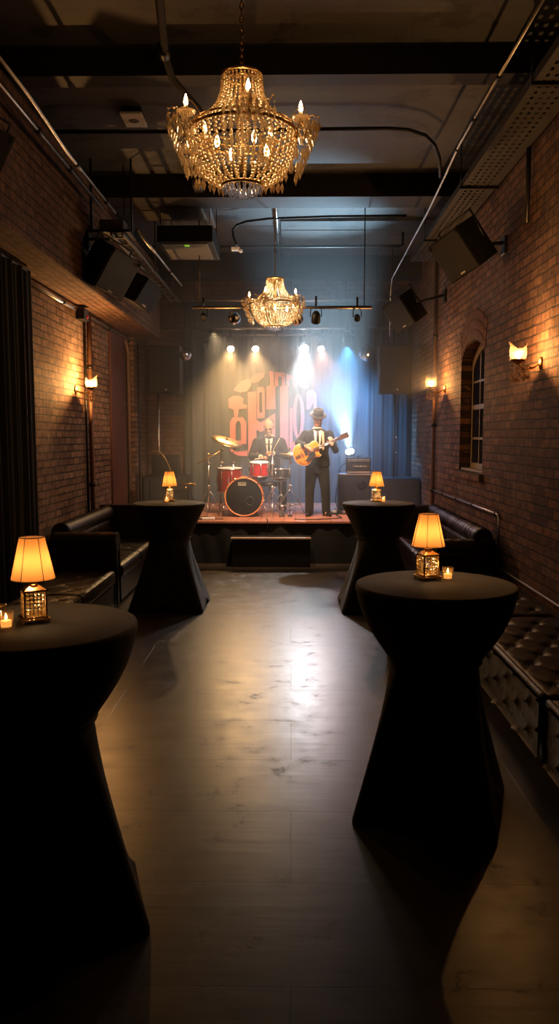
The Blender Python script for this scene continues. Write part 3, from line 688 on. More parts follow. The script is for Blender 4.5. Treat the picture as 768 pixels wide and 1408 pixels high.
# ------------------------------------------------------------------ chandelier
def chandelier(label, loc, group):
    t_ = thing('chandelier', label, 'chandelier', loc, 0, group)
    top = H - loc[2]
    RB, RC = .30, .105
    mb = MB()
    zc = .31
    k = 0; z = zc + .03
    while z < top - .02:
        q = Matrix.Rotation(PI / 2, 3, 'X') if k % 2 else Matrix.Rotation(PI / 2, 3, 'Y')
        pts = [V((0, 0, z + .02)) + q @ V((.010 * math.cos(g), .022 * math.sin(g), 0)) if k % 2 == 0 else V((0, 0, z + .02)) + V((.010 * math.cos(g), 0, .022 * math.sin(g))) for g in [2 * PI * j / 10 for j in range(10)]]
        if k % 2 == 0: pts = [V((0, 0, z + .02)) + V((0, .010 * math.cos(g), .022 * math.sin(g))) for g in [2 * PI * j / 10 for j in range(10)]]
        mb.tube(pts, .0035, 5, closed=True); z += .034; k += 1
    mb.build('chain', M['brass'], t_)
    MB().lathe([(.001, top), (.06, top), (.05, top - .03), (.001, top - .045)], 20).build('ceiling_rose', M['brass'], t_)
    MB().torus((0, 0, zc), RC, .009, seg=28).torus((0, 0, zc), .03, .006, seg=12).cyl((-RC, 0, zc), (RC, 0, zc), .005, seg=6).cyl((0, -RC, zc), (0, RC, zc), .005, seg=6).cyl((0, 0, zc + .03), (0, 0, -.2), .008, seg=8).build('crown', M['brass'], t_)
    MB().torus((0, 0, 0), RB, .010, seg=48).torus((0, 0, .035), RB - .02, .006, seg=48).build('rim', M['brass'], t_)
    # canopy strings
    mb = MB(); n = 32
    for i in range(n):
        g = 2 * PI * i / n
        for j in range(18):
            s_ = j / 17; r = RC + .005 + (RB - RC - .02) * (s_ ** 2.6); z = zc - .02 - (zc - .045) * s_
            mb.ball((r * math.cos(g), r * math.sin(g), z), .0085, 1, smooth=True)
    for j in range(14):
        s_ = .06 + .03 * (j % 2)
    mb.build('bead_canopy', M['bead'], t_)
    # bowl strings
    mb = MB(); n = 44; zb = -.275
    for i in range(n):
        g = 2 * PI * i / n
        for j in range(18):
            a = (j + .3) / 17.3 * R(80); r = RB * math.cos(a) ** .7; z = zb * math.sin(a) / math.sin(R(80))
            if j > 11 and i % 2: continue
            mb.ball((r * math.cos(g), r * math.sin(g), z), .0098, 1, smooth=True)
    mb.build('bead_bowl', M['bead'], t_)
    MB().torus((0, 0, zb), .115, .008, seg=28).build('bottom_ring', M['brass'], t_)
    mb = MB()
    for r, nn_, z in ((.10, 18, zb - .012), (.07, 14, zb - .025), (.04, 9, zb - .035), (.0, 1, zb - .045)):
        for i in range(nn_): g = 2 * PI * i / nn_; mb.gem((r * math.cos(g), r * math.sin(g), z), .011, .048)
    mb.build('prism_cluster', M['coolprism'], t_)
    # inner bulbs
    for i in range(4):
        g = 2 * PI * i / 4 + .5; p = V((.15 * math.cos(g), .15 * math.sin(g), -.07))
        MB().lathe([(.002, .045), (.012, .02), (.014, 0), (.009, -.02)], 10, p, capt=True).build('inner_bulb', M['bulb'], t_)
    # swags from canopy to the arm pans
    for a_ in (-81, -9, 63, 135, 207):
        g = R(a_); d = V((math.cos(g), math.sin(g), 0)); s_ = V((-math.sin(g), math.cos(g), 0))
        pts = bez(d * (RB - .02) + V((0, 0, -.02)), d * (RB + .05) + V((0, 0, -.10)), d * (RB + .10) + V((0, 0, -.02)), d * (RB + .025) + V((0, 0, .045)), 10)
        arm = MB().tube(pts, .008, 8).build('arm', M['brass'], t_)
        c = d * (RB + .025) + V((0, 0, .05))
        MB().lathe([(.012, -.01), (.045, .004), (.055, .016), (.050, .016), (.01, .004)], 16, c).build('drip_pan', M['prism'], arm)
        MB().cyl(c, c + V((0, 0, .045)), .011, seg=10).build('candle_sleeve', M['cream'], arm)
        MB().lathe([(.005, .045), (.0125, .058), (.011, .076), (.005, .096), (.001, .106)], 12, c).build('flame_bulb', M['bulb'], arm)
        mb = MB()
        for k in range(11):
            q = 2 * PI * k / 11; mb.gem(c + V((.052 * math.cos(q), .052 * math.sin(q), -.045)), .012, .062)
            mb.ball(c + V((.052 * math.cos(q), .052 * math.sin(q), -.01)), .006, 1)
        # outer fan of drops falling back to the bowl
        for k in range(9):
            for j in range(4):
                u = (k - 4) / 4; ang = g + u * .34; rr = RB + .125 - .035 * abs(u) - .03 * j - .01 * (k % 2)
                zz = .055 - .07 * j - .03 * abs(u)
                mb.gem(V((rr * math.cos(ang), rr * math.sin(ang), zz - .03)), .0115, .068)
                mb.ball(V((rr * math.cos(ang), rr * math.sin(ang), zz + .008)), .006, 1)
        mb.build('prism_drops', M['prism'], arm)
        for k in (-4, 0, 4):
            wire = MB(); u = k / 4; ang = g + u * .34; r1 = RB + .125 - .035 * abs(u)
            wire.tube(bez((RB * math.cos(ang), RB * math.sin(ang), .02), ((RB + .04) * math.cos(ang), (RB + .04) * math.sin(ang), .08), ((r1) * math.cos(ang), (r1) * math.sin(ang), .09), (r1 * math.cos(ang), r1 * math.sin(ang), .05), 8), .003, 5)
            wire.build('branch_wire', M['brass'], arm)
    return t_
C1 = (-.272, 4.5, 3.50); C2 = (-.205, 10.1, 3.50)
ch = chandelier('large near crystal bead chandelier glowing amber, hung on a chain', C1, 'crystal chandeliers')
dup(ch, C2, R(-29), 'smaller-looking farther crystal chandelier hanging before the stage')
for C_, ro, mul, lc in ((C1, 0, .85, AMBER), (C2, R(-29), 3.2, (1, .76, .50))):
    light('chandelier_light', 'POINT', (C_[0], C_[1], C_[2] - .08), P_CHAND * mul, lc, .06)
    light('chandelier_light', 'POINT', (C_[0], C_[1], C_[2] + .14), P_CHAND * .4 * mul, lc, .03)
    for a_ in (-81, -9, 63, 135, 207):
        g = R(a_) + ro; light('chandelier_bulb_light', 'POINT', (C_[0] + .355 * math.cos(g), C_[1] + .355 * math.sin(g), C_[2] + .165), P_ARMBULB, WARM, .012)

# ------------------------------------------------------------------ wall sconces
def sconce(label, wall_pt, side, power, scale=1.0):
    """side = +1: sticks out toward +x, -1 toward -x"""
    t_ = thing('wall_sconce', label, 'wall lamp', wall_pt)
    q = Matrix.Rotation(PI / 2 * side, 3, 'Y')
    sc_ = Matrix.Diagonal((1.7, 1, 1))
    MB().lathe([(.028, .0), (.034, .006), (.028, .016), (.012, .024), (.001, .03)], 18, (0, 0, 0), q @ sc_, capb=True).build('back_plate', M['brass'], t_)
    e = side * .20
    for yy in (0,):
        MB().tube(bez((side * .02, 0, 0), (side * .07, 0, -.06), (side * .15, 0, -.07), (e, 0, -.005), 12), .008, 8).build('arm', M['brass'], t_)
    MB().tube(bez((side * .02, 0, -.01), (side * .08, -.05, -.03), (side * .10, -.14, -.07), (side * .17, -.15, -.03), 10), .005, 8).tube(bez((side * .02, 0, -.01), (side * .08, .05, -.03), (side * .10, .14, -.07), (side * .17, .15, -.03), 10), .005, 8).build('scroll', M['brass'], t_)
    c = V((e, 0, .02))
    MB().lathe([(.006, -.034), (.022, -.026), (.060, -.002), (.074, .012), (.070, .013), (.05, .002), (.01, -.004)], 20, c).build('cup', M['brass'], t_)
    # tulip shade with a pointed rim
    seg = 40; prof = [(.036, .0), (.062, .02), (.072, .05), (.066, .085), (.058, .112), (.060, .140)]
    vs = []; fs = []
    for i, (r, z) in enumerate(prof):
        for k in range(seg):
            g = 2 * PI * k / seg; wv = (.5 + .5 * math.cos(2 * g)) ** 1.6; u = i / (len(prof) - 1)
            zz = z + (.062 * wv - .040) * u ** 2; rr = r + .020 * wv * u ** 3
            vs.append(c + V((rr * math.cos(g), rr * math.sin(g), zz)))
    for i in range(len(prof) - 1):
        for k in range(seg): fs.append((i * seg + k, i * seg + (k + 1) % seg, (i + 1) * seg + (k + 1) % seg, (i + 1) * seg + k))
    MB().add(vs, fs, True).build('glass_shade', M['glassshade'], t_)
    MB().lathe([(.005, .01), (.020, .035), (.020, .055), (.012, .078), (.002, .092)], 14, c).build('bulb', M['flame'], t_)
    mb = MB(); rnd = random.Random(3)
    for k in range(12):
        g = 2 * PI * k / 12
        n = 3 + (k % 3)
        for j in range(n): mb.ball(c + V((.055 * math.cos(g), .055 * math.sin(g), -.02 - .022 * j)), .007, 1, smooth=False)
        mb.gem(c + V((.055 * math.cos(g), .055 * math.sin(g), -.04 - .022 * n)), .010, .05)
    mb.build('crystal_drops', M['prism'], t_)
    for yy in (-.15, .15):
        mb = MB()
        for k in range(6):
            g = 2 * PI * k / 6
            for j in range(3): mb.ball((side * .17 + .02 * math.cos(g), yy + .02 * math.sin(g), -.04 - .022 * j), .0065, 1, smooth=False)
            mb.gem((side * .17 + .02 * math.cos(g), yy + .02 * math.sin(g), -.12), .009, .05)
        for j in range(5): mb.ball((side * (.17 + .006 * j), yy * (1 - j * .18), -.05 - .035 * math.sin(PI * j / 5)), .0065, 1, smooth=False)
        mb.build('crystal_drops', M['prism'], t_)
    mb = MB()
    for j in range(7): mb.ball((side * .10, 0, -.07 - .024 * j), .007, 1, smooth=False)
    mb.gem((side * .10, 0, -.26), .012, .06)
    mb.build('crystal_drops', M['prism'], t_)
    light('sconce_light', 'POINT', V(wall_pt) + c + V((0, 0, .052)), power, WARM, .022)
    return t_
sconce('wall sconce with frosted tulip glass on the right wall nearest the camera', (2.145, 6.87, 2.47), -1, P_SCONCE[0])
sconce('smaller-looking crystal wall sconce on the right wall beyond the window', (2.145, 11.1, 2.50), -1, P_SCONCE[1])
sconce('lone crystal wall sconce glowing on the left brick wall', (-2.695, 9.87, 2.42), 1, P_SCONCE[2])

# ------------------------------------------------------------------ tables, lamps, candles
TZ = 1.13
def hi_table(label, x, y, rot, top_r=.39, foot=.50, waist=.225, wz=.76, bulge=.032):
    t_ = thing('cocktail_table', label, 'table', (x, y, 0), 0, 'tall cocktail tables in black stretch covers')
    MB().lathe([(.001, TZ), (top_r - .012, TZ), (top_r - .003, TZ - .004), (top_r, TZ - .014), (top_r, TZ - .03)], 64).build('tabletop', M['black_fab'], t_)
    prof = []
    for i in range(13):
        u = i / 12; z = TZ - .03 - (TZ - .03 - wz) * u
        r = top_r + (waist - top_r) * (u + 0 * u) + bulge * math.sin(PI * u) * (1 - .3 * u); prof.append((r - .002, z))
    MB().lathe(prof, 64).build('upper_cover', M['black_fab'], t_)
    # lower cover: round waist to four pulled corners
    seg = 96; n = 16; vs = []; fs = []
    for i in range(n + 1):
        u = i / n; z = wz - (wz - .015) * u
        for k in range(seg):
            g = 2 * PI * k / seg
            c4 = abs(math.cos(2 * (g - rot)))          # 1 at corners
            sq = 1 / (abs(math.cos(((g - rot + PI / 4) % (PI / 2)) - PI / 4)) + 1e-6)
            rsq = foot * .735 / max(math.cos((((g - rot - PI / 4) + PI / 4) % (PI / 2)) - PI / 4), .1)
            rsq = min(rsq, foot)
            r = (waist - .012) * (1 - u) + rsq * u; r += .0 if u < .01 else 0
            r -= .035 * math.sin(PI * u) * (1 - c4)
            zz = z + .085 * (1 - c4) ** 1.3 * u ** 8
            vs.append(V((r * math.cos(g), r * math.sin(g), zz)))
    for i in range(n):
        for k in range(seg): fs.append((i * seg + k, i * seg + (k + 1) % seg, (i + 1) * seg + (k + 1) % seg, (i + 1) * seg + k))
    MB().add(vs, fs, True).build('lower_cover', M['black_fab'], t_)
    MB().torus((0, 0, wz - .004), waist - .004, .010, seg=48).build('waist_band', M['black_fab'], t_)
    MB().cyl((0, 0, .03), (0, 0, TZ - .03), .03, seg=12).build('post', M['dkmetal'], t_)
    for k in range(4):
        g = rot + k * PI / 2; p = V((math.cos(g), math.sin(g), 0)) * (foot - .03)
        MB().lathe([(.03, 0), (.03, .012), (.016, .022)], 14, p, capb=True, capt=True).build('foot', M['dkmetal'], t_)
    return t_
hi_table('nearest tall black-covered table at the right, lamp and votive on it', .707, 3.80, R(207), foot=.46)
hi_table('nearest tall black-covered table cut by the left edge of the picture', -.985, 2.95, R(-24), foot=.50)
hi_table('far left tall black-covered table in front of the corner sofa', -1.315, 8.43, R(45), foot=.54, bulge=.0)
hi_table('far right tall black-covered table beside the stage amplifier side', .94, 8.44, R(45), foot=.56, bulge=.0)

def table_lamp(label, x, y, rz):
    t_ = thing('table_lamp', label, 'lamp', (x, y, TZ), rz, 'crystal table lamps')
    w_ = .046
    MB().box((-w_ - .008, -w_ - .008, .008), (w_ + .008, w_ + .008, .018), .002).box((-w_, -w_, .018), (w_, w_, .024), .001).build('base', M['goldpl'], t_)
    for sx in (-1, 1):
        for sy in (-1, 1): MB().ball((sx * w_, sy * w_, .0045), .0055, 2).build('foot', M['goldpl'], t_)
    mb = MB()
    for sx in (-1, 1):
        for sy in (-1, 1): mb.box((sx * .040 - .003, sy * .040 - .003, .022), (sx * .040 + .003, sy * .040 + .003, .124))
    for z in (.024, .122): 
        for s_ in (-1, 1): mb.box((-.041, s_ * .040 - .002, z - .002), (.041, s_ * .040 + .002, z + .002)).box((s_ * .040 - .002, -.041, z - .002), (s_ * .040 + .002, .041, z + .002))
    mb.build('cage', M['brass'], t_)
    for k in range(4):
        mb = MB(); q = Matrix.Rotation(k * PI / 2, 3, 'Z')
        for i in range(5):
            for j in range(6):
                p = q @ V((-.030 + i * .015, -.039, .034 + j * .0165)); mb.ball(p, .0062, 1, (1, 1, 1.1), smooth=False)
        mb.build('crystal_panel', M['bead'], t_)
    mb = MB()
    mb.lathe([(.060, .124), (.058, .128), (.028, .142), (.016, .148), (.016, .156)], 4, (0, 0, 0), Matrix.Rotation(PI / 4, 3, 'Z'), smooth=False, capt=True)
    mb.lathe([(.022, .150), (.024, .156), (.012, .162)], 16).cyl((0, 0, .15), (0, 0, .19), .006, seg=8).build('neck', M['goldpl'], t_)
    seg = 48
    MB().lathe([(.083, .168), (.0475, .330)], seg).build('lamp_shade', M['shade'], t_)
    mb = MB().torus((0, 0, .168), .083, .0018, seg=48, ms=6).torus((0, 0, .330), .0475, .0018, seg=48, ms=6)
    for k in range(6):
        g = R(-104) - rz + k * PI / 3; mb.tube([(.0838 * math.cos(g), .0838 * math.sin(g), .168), (.0483 * math.cos(g), .0483 * math.sin(g), .330)], .0014, 5)
    mb.build('shade_trim', mat('dark_piping', (.10, .04, .015), .6), t_)
    MB().lathe([(.002, .262), (.013, .245), (.015, .228), (.008, .20)], 12).build('bulb', M['bulb'], t_)
    light('table_lamp_light', 'POINT', (x, y, TZ + .238), P_LAMP, (1, .56, .22), .016)
    light('table_lamp_base_light', 'POINT', (x, y, TZ + .075), P_LAMP * .7, (1, .62, .28), .012)
    return t_
table_lamp('lit table lamp with crystal cube base on the near right table', .690, 3.93, R(18))
table_lamp('lit table lamp with crystal cube base on the near left table', -1.0, 2.995, R(28))
table_lamp('lit table lamp on the far left table before the drum kit', -1.335, 8.60, R(8))
table_lamp('lit table lamp on the far right table before the amplifier', .935, 8.62, R(10))

def candle(label, x, y):
    t_ = thing('votive_candle', label, 'candle', (x, y, TZ), 0, 'glass votive candles')
    MB().lathe([(.001, .003), (.020, .003), (.023, .006), (.029, .066), (.0275, .066), (.0215, .008), (.001, .008)], 28).build('glass', M['clearglass'], t_)
    MB().lathe([(.001, .009), (.019, .009), (.0205, .031), (.017, .033), (.001, .031)], 24).build('wax', M['wax'], t_)
    MB().cyl((0, 0, .031), (0, 0, .038), .001, seg=5).build('wick', M['plasticblk'], t_)
    MB().lathe([(.001, .034), (.0055, .041), (.0045, .050), (.0005, .060)], 12).build('flame', M['flame'], t_)
    light('candle_light', 'POINT', (x, y, TZ + .047), P_CANDLE, (1, .45, .13), .006)
candle('lit glass votive right of the lamp on the near right table', .785, 3.90)
candle('lit glass votive left of the lamp on the near left table', -1.065, 2.87)
candle('lit glass votive on the far left table', -1.35, 8.48)
candle('lit glass votive on the far right table', 1.00, 8.52)
t = thing('trinket_bowl', 'small cut crystal bowl at the left edge behind the votive', 'bowl', (-1.168, 3.05, TZ))
MB().lathe([(.001, .004), (.018, .004), (.034, .03), (.038, .05), (.035, .05), (.016, .01), (.001, .008)], 16, smooth=False).build('bowl', M['prism'], t)
MB().torus((0, 0, .05), .037, .002, seg=24, ms=6).build('rim', M['goldpl'], t)

# ------------------------------------------------------------------ sofas
def tuft(mb, O, U, W_, nu, nv, su, sv, depth=.025, puff=.012, edge=.03, buttons=True):
    """grid O + u*U + v*W with diamond tufting along the normal"""
    O, U, W_ = V(O), V(U), V(W_); N = U.cross(W_).normalized(); Lu, Lv = U.length, W_.length
    pts = []
    cu = max(1, round(Lu / su)); cv = max(1, round(Lv / sv))
    for j in range(cv + 1):
        for i in range(cu + (0 if j % 2 else 1)):
            a = (i + (.5 if j % 2 else 0)) * Lu / cu; b = (j) * Lv / cv
            if .02 < b < Lv - .02 and .02 < a < Lu - .02: pts.append((a, b))
    def fn(u, v):
        a, b = u * Lu, v * Lv; h = puff
        # pleats on the diamonds between buttons
        pa = a / (Lu / cu); pb = b / (Lv / cv)
        d1 = abs(((pa + pb / 2) % 1) - .5) * 2; d2 = abs(((pa - pb / 2) % 1) - .5) * 2
        h -= .010 * max(0, (d1 - .80) / .20) ** 2 + .010 * max(0, (d2 - .80) / .20) ** 2
        for (x, y) in pts:
            q = ((a - x) ** 2 + (b - y) ** 2) / (.035 ** 2)
            if q < 6: h -= depth * math.exp(-q)
        e = min(a, Lu - a, b, Lv - b)
        if e < edge: h -= (1 - e / edge) ** 2 * edge * .6
        return O + U * u + W_ * v + N * h
    mb.grid(fn, nu, nv)
    if buttons:
        for (x, y) in pts: mb.ball(O + U * (x / Lu) + W_ * (y / Lv) + N * (puff - depth * .8), .012, 1)
    return mb
def roll(mb, a, b, r, n=24):
    mb.tube([V(a) + (V(b) - V(a)) * (i / n) for i in range(n + 1)], [r * (.97 + .03 * math.sin(i * 1.3)) for i in range(n + 1)], 18); return mb

# left near sofa (y 4.2 .. 8.42)
t = thing('leather_sofa', 'near left backless dark leather daybed with one tall rolled arm at its far end', 'sofa', (0, 0, 0))
MB().box((-2.46, 4.2, .03), (-1.86, 8.15, .30), .02).build('base', M['leather'], t)
for k in range(3):
    y0 = 4.22 + k * 1.31
    mb = MB().box((-2.42, y0, .30), (-1.84, y0 + 1.29, .435), .03); tuft(mb, (-2.40, y0 + .01, .437), (.55, 0, 0), (0, 1.27, 0), 22, 44, .26, .2); mb.build('seat_cushion', M['leather'], t)
mb = MB().box((-2.52, 8.17, .03), (-1.86, 8.40, .72), .03); roll(mb, (-2.53, 8.285, .725), (-1.845, 8.285, .725), .105)
mb.tube([(-1.85, 8.21, .72), (-1.845, 8.21, .06)], .012, 6).tube([(-1.85, 8.36, .72), (-1.845, 8.36, .06)], .012, 6)
mb.build('armrest', M['leather'], t)
for x, y in ((-2.45, 8.3), (-1.92, 8.3), (-1.92, 4.3), (-2.45, 4.3)): MB().cyl((x, y, 0), (x, y, .04), .03, .035, 12).build('foot', M['dkmetal'], t)
# left far corner sofa
t = thing('leather_sofa', 'far left dark leather corner sofa below the left wall sconce', 'sofa', (0, 0, 0))
MB().box((-2.60, 8.46, .03), (-1.87, 10.72, .30), .02).build('base', M['leather'], t)
for k in range(2):
    y0 = 8.48 + k * 1.06
    mb = MB().box((-2.44, y0, .30), (-1.84, y0 + 1.04, .44), .035); tuft(mb, (-2.43, y0 + .01, .442), (.57, 0, 0), (0, 1.02, 0), 22, 40, .26, .2); mb.build('seat_cushion', M['leather'], t)
mb = MB().box((-2.63, 8.46, .03), (-2.48, 10.85, .80), .03); roll(mb, (-2.52, 8.48, .80), (-2.52, 10.8, .80), .10); tuft(mb, (-2.46, 8.5, .46), (0, 2.1, 0), (0, 0, .26), 60, 10, .24, .15); mb.build('backrest', M['leather'], t)
mb = MB().prism([(-2.62, .03), (-1.60, .03), (-1.60, .55), (-1.85, .90), (-2.62, .90)], .16, 'xz', 10.70); mb.build('end_backrest', M['leather'], t)
for x, y in ((-2.5, 8.5), (-1.92, 8.5), (-1.92, 10.6), (-2.5, 10.8)): MB().cyl((x, y, 0), (x, y, .04), .03, .035, 12).build('foot', M['dkmetal'], t)
# right far corner sofa
t = thing('leather_sofa', 'far right dark leather corner sofa under the arched window', 'sofa', (0, 0, 0))
MB().box((1.52, 8.05, .03), (2.08, 10.95, .30), .02).build('base', M['leather2'], t)
for k in range(2):
    y0 = 8.30 + k * 1.33
    mb = MB().box((1.49, y0, .30), (1.95, y0 + 1.31, .44), .035); tuft(mb, (1.50, y0 + .01, .442), (.44, 0, 0), (0, 1.29, 0), 18, 46, .2, .2); mb.build('seat_cushion', M['leather2'], t)
mb = MB().box((1.95, 8.03, .03), (2.10, 11.1, .80), .03); roll(mb, (1.985, 8.05, .80), (1.985, 11.05, .80), .095)
for k in range(22): mb.torus((1.985, 8.15 + k * .135, .80), .094, .003, ROTX, 16, 5)
tuft(mb, (1.93, 10.8, .46), (0, -2.4, 0), (0, 0, .26), 60, 10, .24, .15); mb.build('backrest', M['leather2'], t)
mb = MB().box((1.46, 10.96, .03), (2.09, 11.10, .88), .03); mb.build('end_backrest', M['leather2'], t)
mb = MB().box((1.52, 8.02, .03), (2.08, 8.26, .66), .03); roll(mb, (1.50, 8.14, .67), (2.08, 8.14, .67), .11); mb.build('armrest', M['leather2'], t)
for x, y in ((1.56, 8.1), (2.0, 8.1), (1.56, 10.9), (2.0, 10.9)): MB().cyl((x, y, 0), (x, y, .04), .03, .035, 12).build('foot', M['dkmetal'], t)
# right tufted bench
t = thing('tufted_bench', 'long backless button-tufted dark leather bench along the near right wall', 'bench', (0, 0, 0))
for k, (y0, y1) in enumerate(((2.2, 4.08), (4.12, 6.0), (6.04, 7.92))):
    mb = MB().box((1.37, y0, .10), (2.08, y1, .43), .02)
    tuft(mb, (1.365, y0 + .01, .445), (.70, 0, 0), (0, y1 - y0 - .02, 0), 34, 90, .235, .21, .03, .016)
    roll(mb, (1.372, y0 + .012, .435), (1.372, y1 - .012, .435), .024, 30)
    tuft(mb, (1.358, y0 + .02, .43), (0, 0, -.33), (0, y1 - y0 - .04, 0), 16, 90, .15, .235, .016, -.002)
    mb.build('seat_cushion', M['leather2'], t)
MB().box((1.42, 2.2, .0), (2.05, 7.92, .11), .01).build('plinth', M['plasticblk'], t)

# ------------------------------------------------------------------ stage boxes and speakers
def big_speaker(label, c, w_, h, d=.38, rz=0):
    t_ = thing('stage_speaker', label, 'speaker', c, rz)
    MB().box((-w_ / 2, 0, -h / 2), (w_ / 2, d, h / 2), .012).build('cabinet', M['spkblk'], t_)
    MB().box((-w_ / 2 + .015, -.014, -h / 2 + .015), (w_ / 2 - .015, 0, h / 2 - .015), .006).build('grille', M['spkblk'], t_)
    MB().ball((.03, -.018, -h / 2 + .06), .014, 2, (1, .4, 1)).build('badge', M['plastic_white'], t_)
    return t_
big_speaker('large black speaker on a pole at the left of the stage', (-2.08, 13.0, 2.93), .52, .78)
big_speaker('large black speaker on a pole at the right of the stage', (1.70, 13.0, 2.93), .52, .78)
def pole_stand(label, x, y, ztop):
    t_ = thing('speaker_stand', label, 'speaker stand', (x, y, ST_Z))
    MB().cyl((0, 0, .10), (0, 0, ztop - ST_Z), .018, seg=12).build('pole', M['steel'] if x < 0 else M['dkmetal'], t_)
    for k in range(3):
        g = R(90 + 120 * k); MB().tube([(0, 0, .45), (.22 * math.cos(g), .22 * math.sin(g), .01)], .011, 8).build('leg', M['dkmetal'], t_)
    for z in (.5, .95, 1.2): MB().ball((.03, -.02, z), .018, 2).build('knob', M['chrome'], t_)
pole_stand('steel pole stand holding the left stage speaker', -2.22, 13.2, 2.54)
pole_stand('dark pole stand holding the right stage speaker', 1.72, 13.2, 2.54)
t = thing('subwoofer', 'long black bass cabinet on the left of the stage behind the far left table', 'speaker', (-1.95, 12.62, ST_Z))
MB().box((-.46, 0, 0), (.30, .55, .58), .015).build('cabinet', M['spkblk'], t)
MB().box((-.43, -.015, .03), (.27, 0, .55), .006).build('grille', M['grille'], t)
t = thing('subwoofer', 'low wide black bass cabinet at the far right of the stage', 'speaker', (1.78, 12.95, ST_Z))
MB().box((-.34, 0, 0), (.35, .55, .53), .015).build('cabinet', M['spkblk'], t)
MB().box((-.31, -.015, .03), (.32, 0, .50), .006).build('grille', M['grille'], t)
t = thing('stage_monitor', 'dark wedge monitor sitting on the left bass cabinet', 'speaker', (-2.05, 12.85, ST_Z + .58))
MB().prism([(-.2, 0), (.2, 0), (.2, .10), (.02, .34), (-.2, .34)], .42, 'yz', -.2).build('cabinet', M['spkblk'], t)
MB().grid(lambda u, v: V((-.18 + .38 * u, .2 - .18 * v - .012 * 0 - .0, .11 + .22 * v)) + V((0, .012, .008)), 4, 4).build('grille', M['grille'], t)
# guitar amplifier head on its cabinet
t = thing('amplifier_cabinet', 'black guitar speaker cabinet with a pale top edge right of the guitarist', 'amplifier', (1.05, 12.92, ST_Z))
MB().box((-.27, 0, .02), (.26, .36, .60), .015).build('cabinet', M['spkblk'], t)
MB().box((-.27, -.004, .585), (.26, .35, .603), .003).build('top_edge', mat('pale_piping', (.40, .30, .24), .5), t)
MB().box((-.24, -.012, .05), (.0, 0, .56), .006).box((.01, -.012, .05), (.24, 0, .56), .006).build('grille', M['grille'], t)
MB().lathe([(.07, 0), (.08, .006), (.05, .010), (.001, .010)], 24, (.11, -.012, .42), ROTX).build('speaker_port', M['dkmetal'], t)
for x in (-.22, .21): MB().cyl((x, .05, 0), (x, .05, .02), .02, seg=10).build('foot', M['plasticblk'], t)
t = thing('guitar_amplifier', 'black amplifier head with a row of knobs on top of the guitar cabinet', 'amplifier', (1.11, 12.95, ST_Z + .603))
MB().box((-.20, 0, .012), (.20, .24, .27), .012).build('case', M['spkblk'], t)
MB().box((-.18, -.008, .20), (.18, 0, .245), .003).build('control_panel', mat('silver_panel', (.30, .30, .31), .35, metal=.7), t)
MB().box((-.185, -.006, .05), (.185, 0, .185), .003).build('front_cloth', M['grille'], t)
MB().box((-.19, -.010, .018), (.19, -.002, .042), .002).build('lower_trim', MATS['pale_piping'], t)
for k in range(7): MB().cyl((-.13 + k * .042, -.02, .222), (-.13 + k * .042, -.006, .222), .009, seg=10).build('knob', M['chrome'], t)
mb = MB()
for k, hgt in enumerate((.030, .022, .026, .020, .026, .022, .026)):
    x = -.09 + k * .034; mb.box((x, -.009, .115), (x + .007, -.006, .115 + hgt)); mb.box((x, -.009, .115), (x + .020, -.006, .121))
    if k % 2: mb.box((x + .014, -.009, .115), (x + .020, -.006, .115 + hgt))
mb.build('logo', M['cream'], t)
MB().cyl((0, .1, .27), (0, .1, .30), .012, seg=8).tube([(-.08, .1, .272), (-.07, .1, .293), (.07, .1, .293), (.08, .1, .272)], .006, 6).build('handle', M['plasticblk'], t)
# uplight fixture behind the amplifier
t = thing('floor_uplight', 'bright blue-white spotlight behind the amplifier throwing a beam upward', 'stage light', (1.02, 13.78, ST_Z))
MB().cyl((0, 0, 0), (0, 0, .85), .014, seg=10).lathe([(.13, 0), (.13, .015), (.02, .025)], 20).build('pole', M['dkmetal'], t)
q = (V((0.62, 12.3, 3.2)) - V((1.02, 13.75, 1.58))).to_track_quat('-Z', 'Y').to_matrix()
MB().lathe([(.03, .16), (.07, .12), (.08, 0)], 20, (0, -.03, .96), q, capb=True).build('barrel', M['plasticblk'], t)
MB().lathe([(.001, .012), (.075, .008)], 20, (0, -.03, .96), q).build('lens', mat('lit_blue_lens', (.6, .8, 1), .5, emit=60, ecol=(.6, .82, 1)), t)

# ------------------------------------------------------------------ drum kit pieces
def drum(name, label, c, r, h, shell, tilt=(0, 0), top=True, lugs=8, legs=0, head=None, hoopm=None):
    t_ = thing(name, label, 'drum', c); t_.rotation_euler = (tilt[0], tilt[1], 0)
    MB().lathe([(r, 0), (r, h)], 40).build('shell', shell, t_)
    for z in (0, h): MB().torus((0, 0, z), r + .006, .009, seg=40, ms=6).build('hoop', hoopm or M['chrome'], t_)
    MB().lathe([(.001, h + .004), (r - .004, h + .004)], 40).build('drum_head', head or M['skin_head'], t_)
    MB().lathe([(.001, -.002), (r - .004, -.002)], 40).build('bottom_head', head or M['skin_head'], t_)
    for k in range(lugs):
        g = 2 * PI * k / lugs + .2; p = V((math.cos(g), math.sin(g), 0))
        MB().box(p * (r + .008) - V((.008, .008, -h * .32)), p * (r + .008) + V((.008, .008, h * .68)), .003).cyl(p * (r + .018) + V((0, 0, .0)), p * (r + .018) + V((0, 0, h)), .003, seg=6).build('lug', M['chrome'], t_)
    for k in range(legs):
        g = 2 * PI * k / legs + .5; p = V((math.cos(g), math.sin(g), 0)) * (r + .022)
        MB().tube([p + V((0, 0, h * .7)), p + V((0, 0, ST_Z + .02 - c[2])), p * 1.12 + V((0, 0, ST_Z - c[2] + .005))], .006, 6).build('leg', M['chrome'], t_)
    return t_
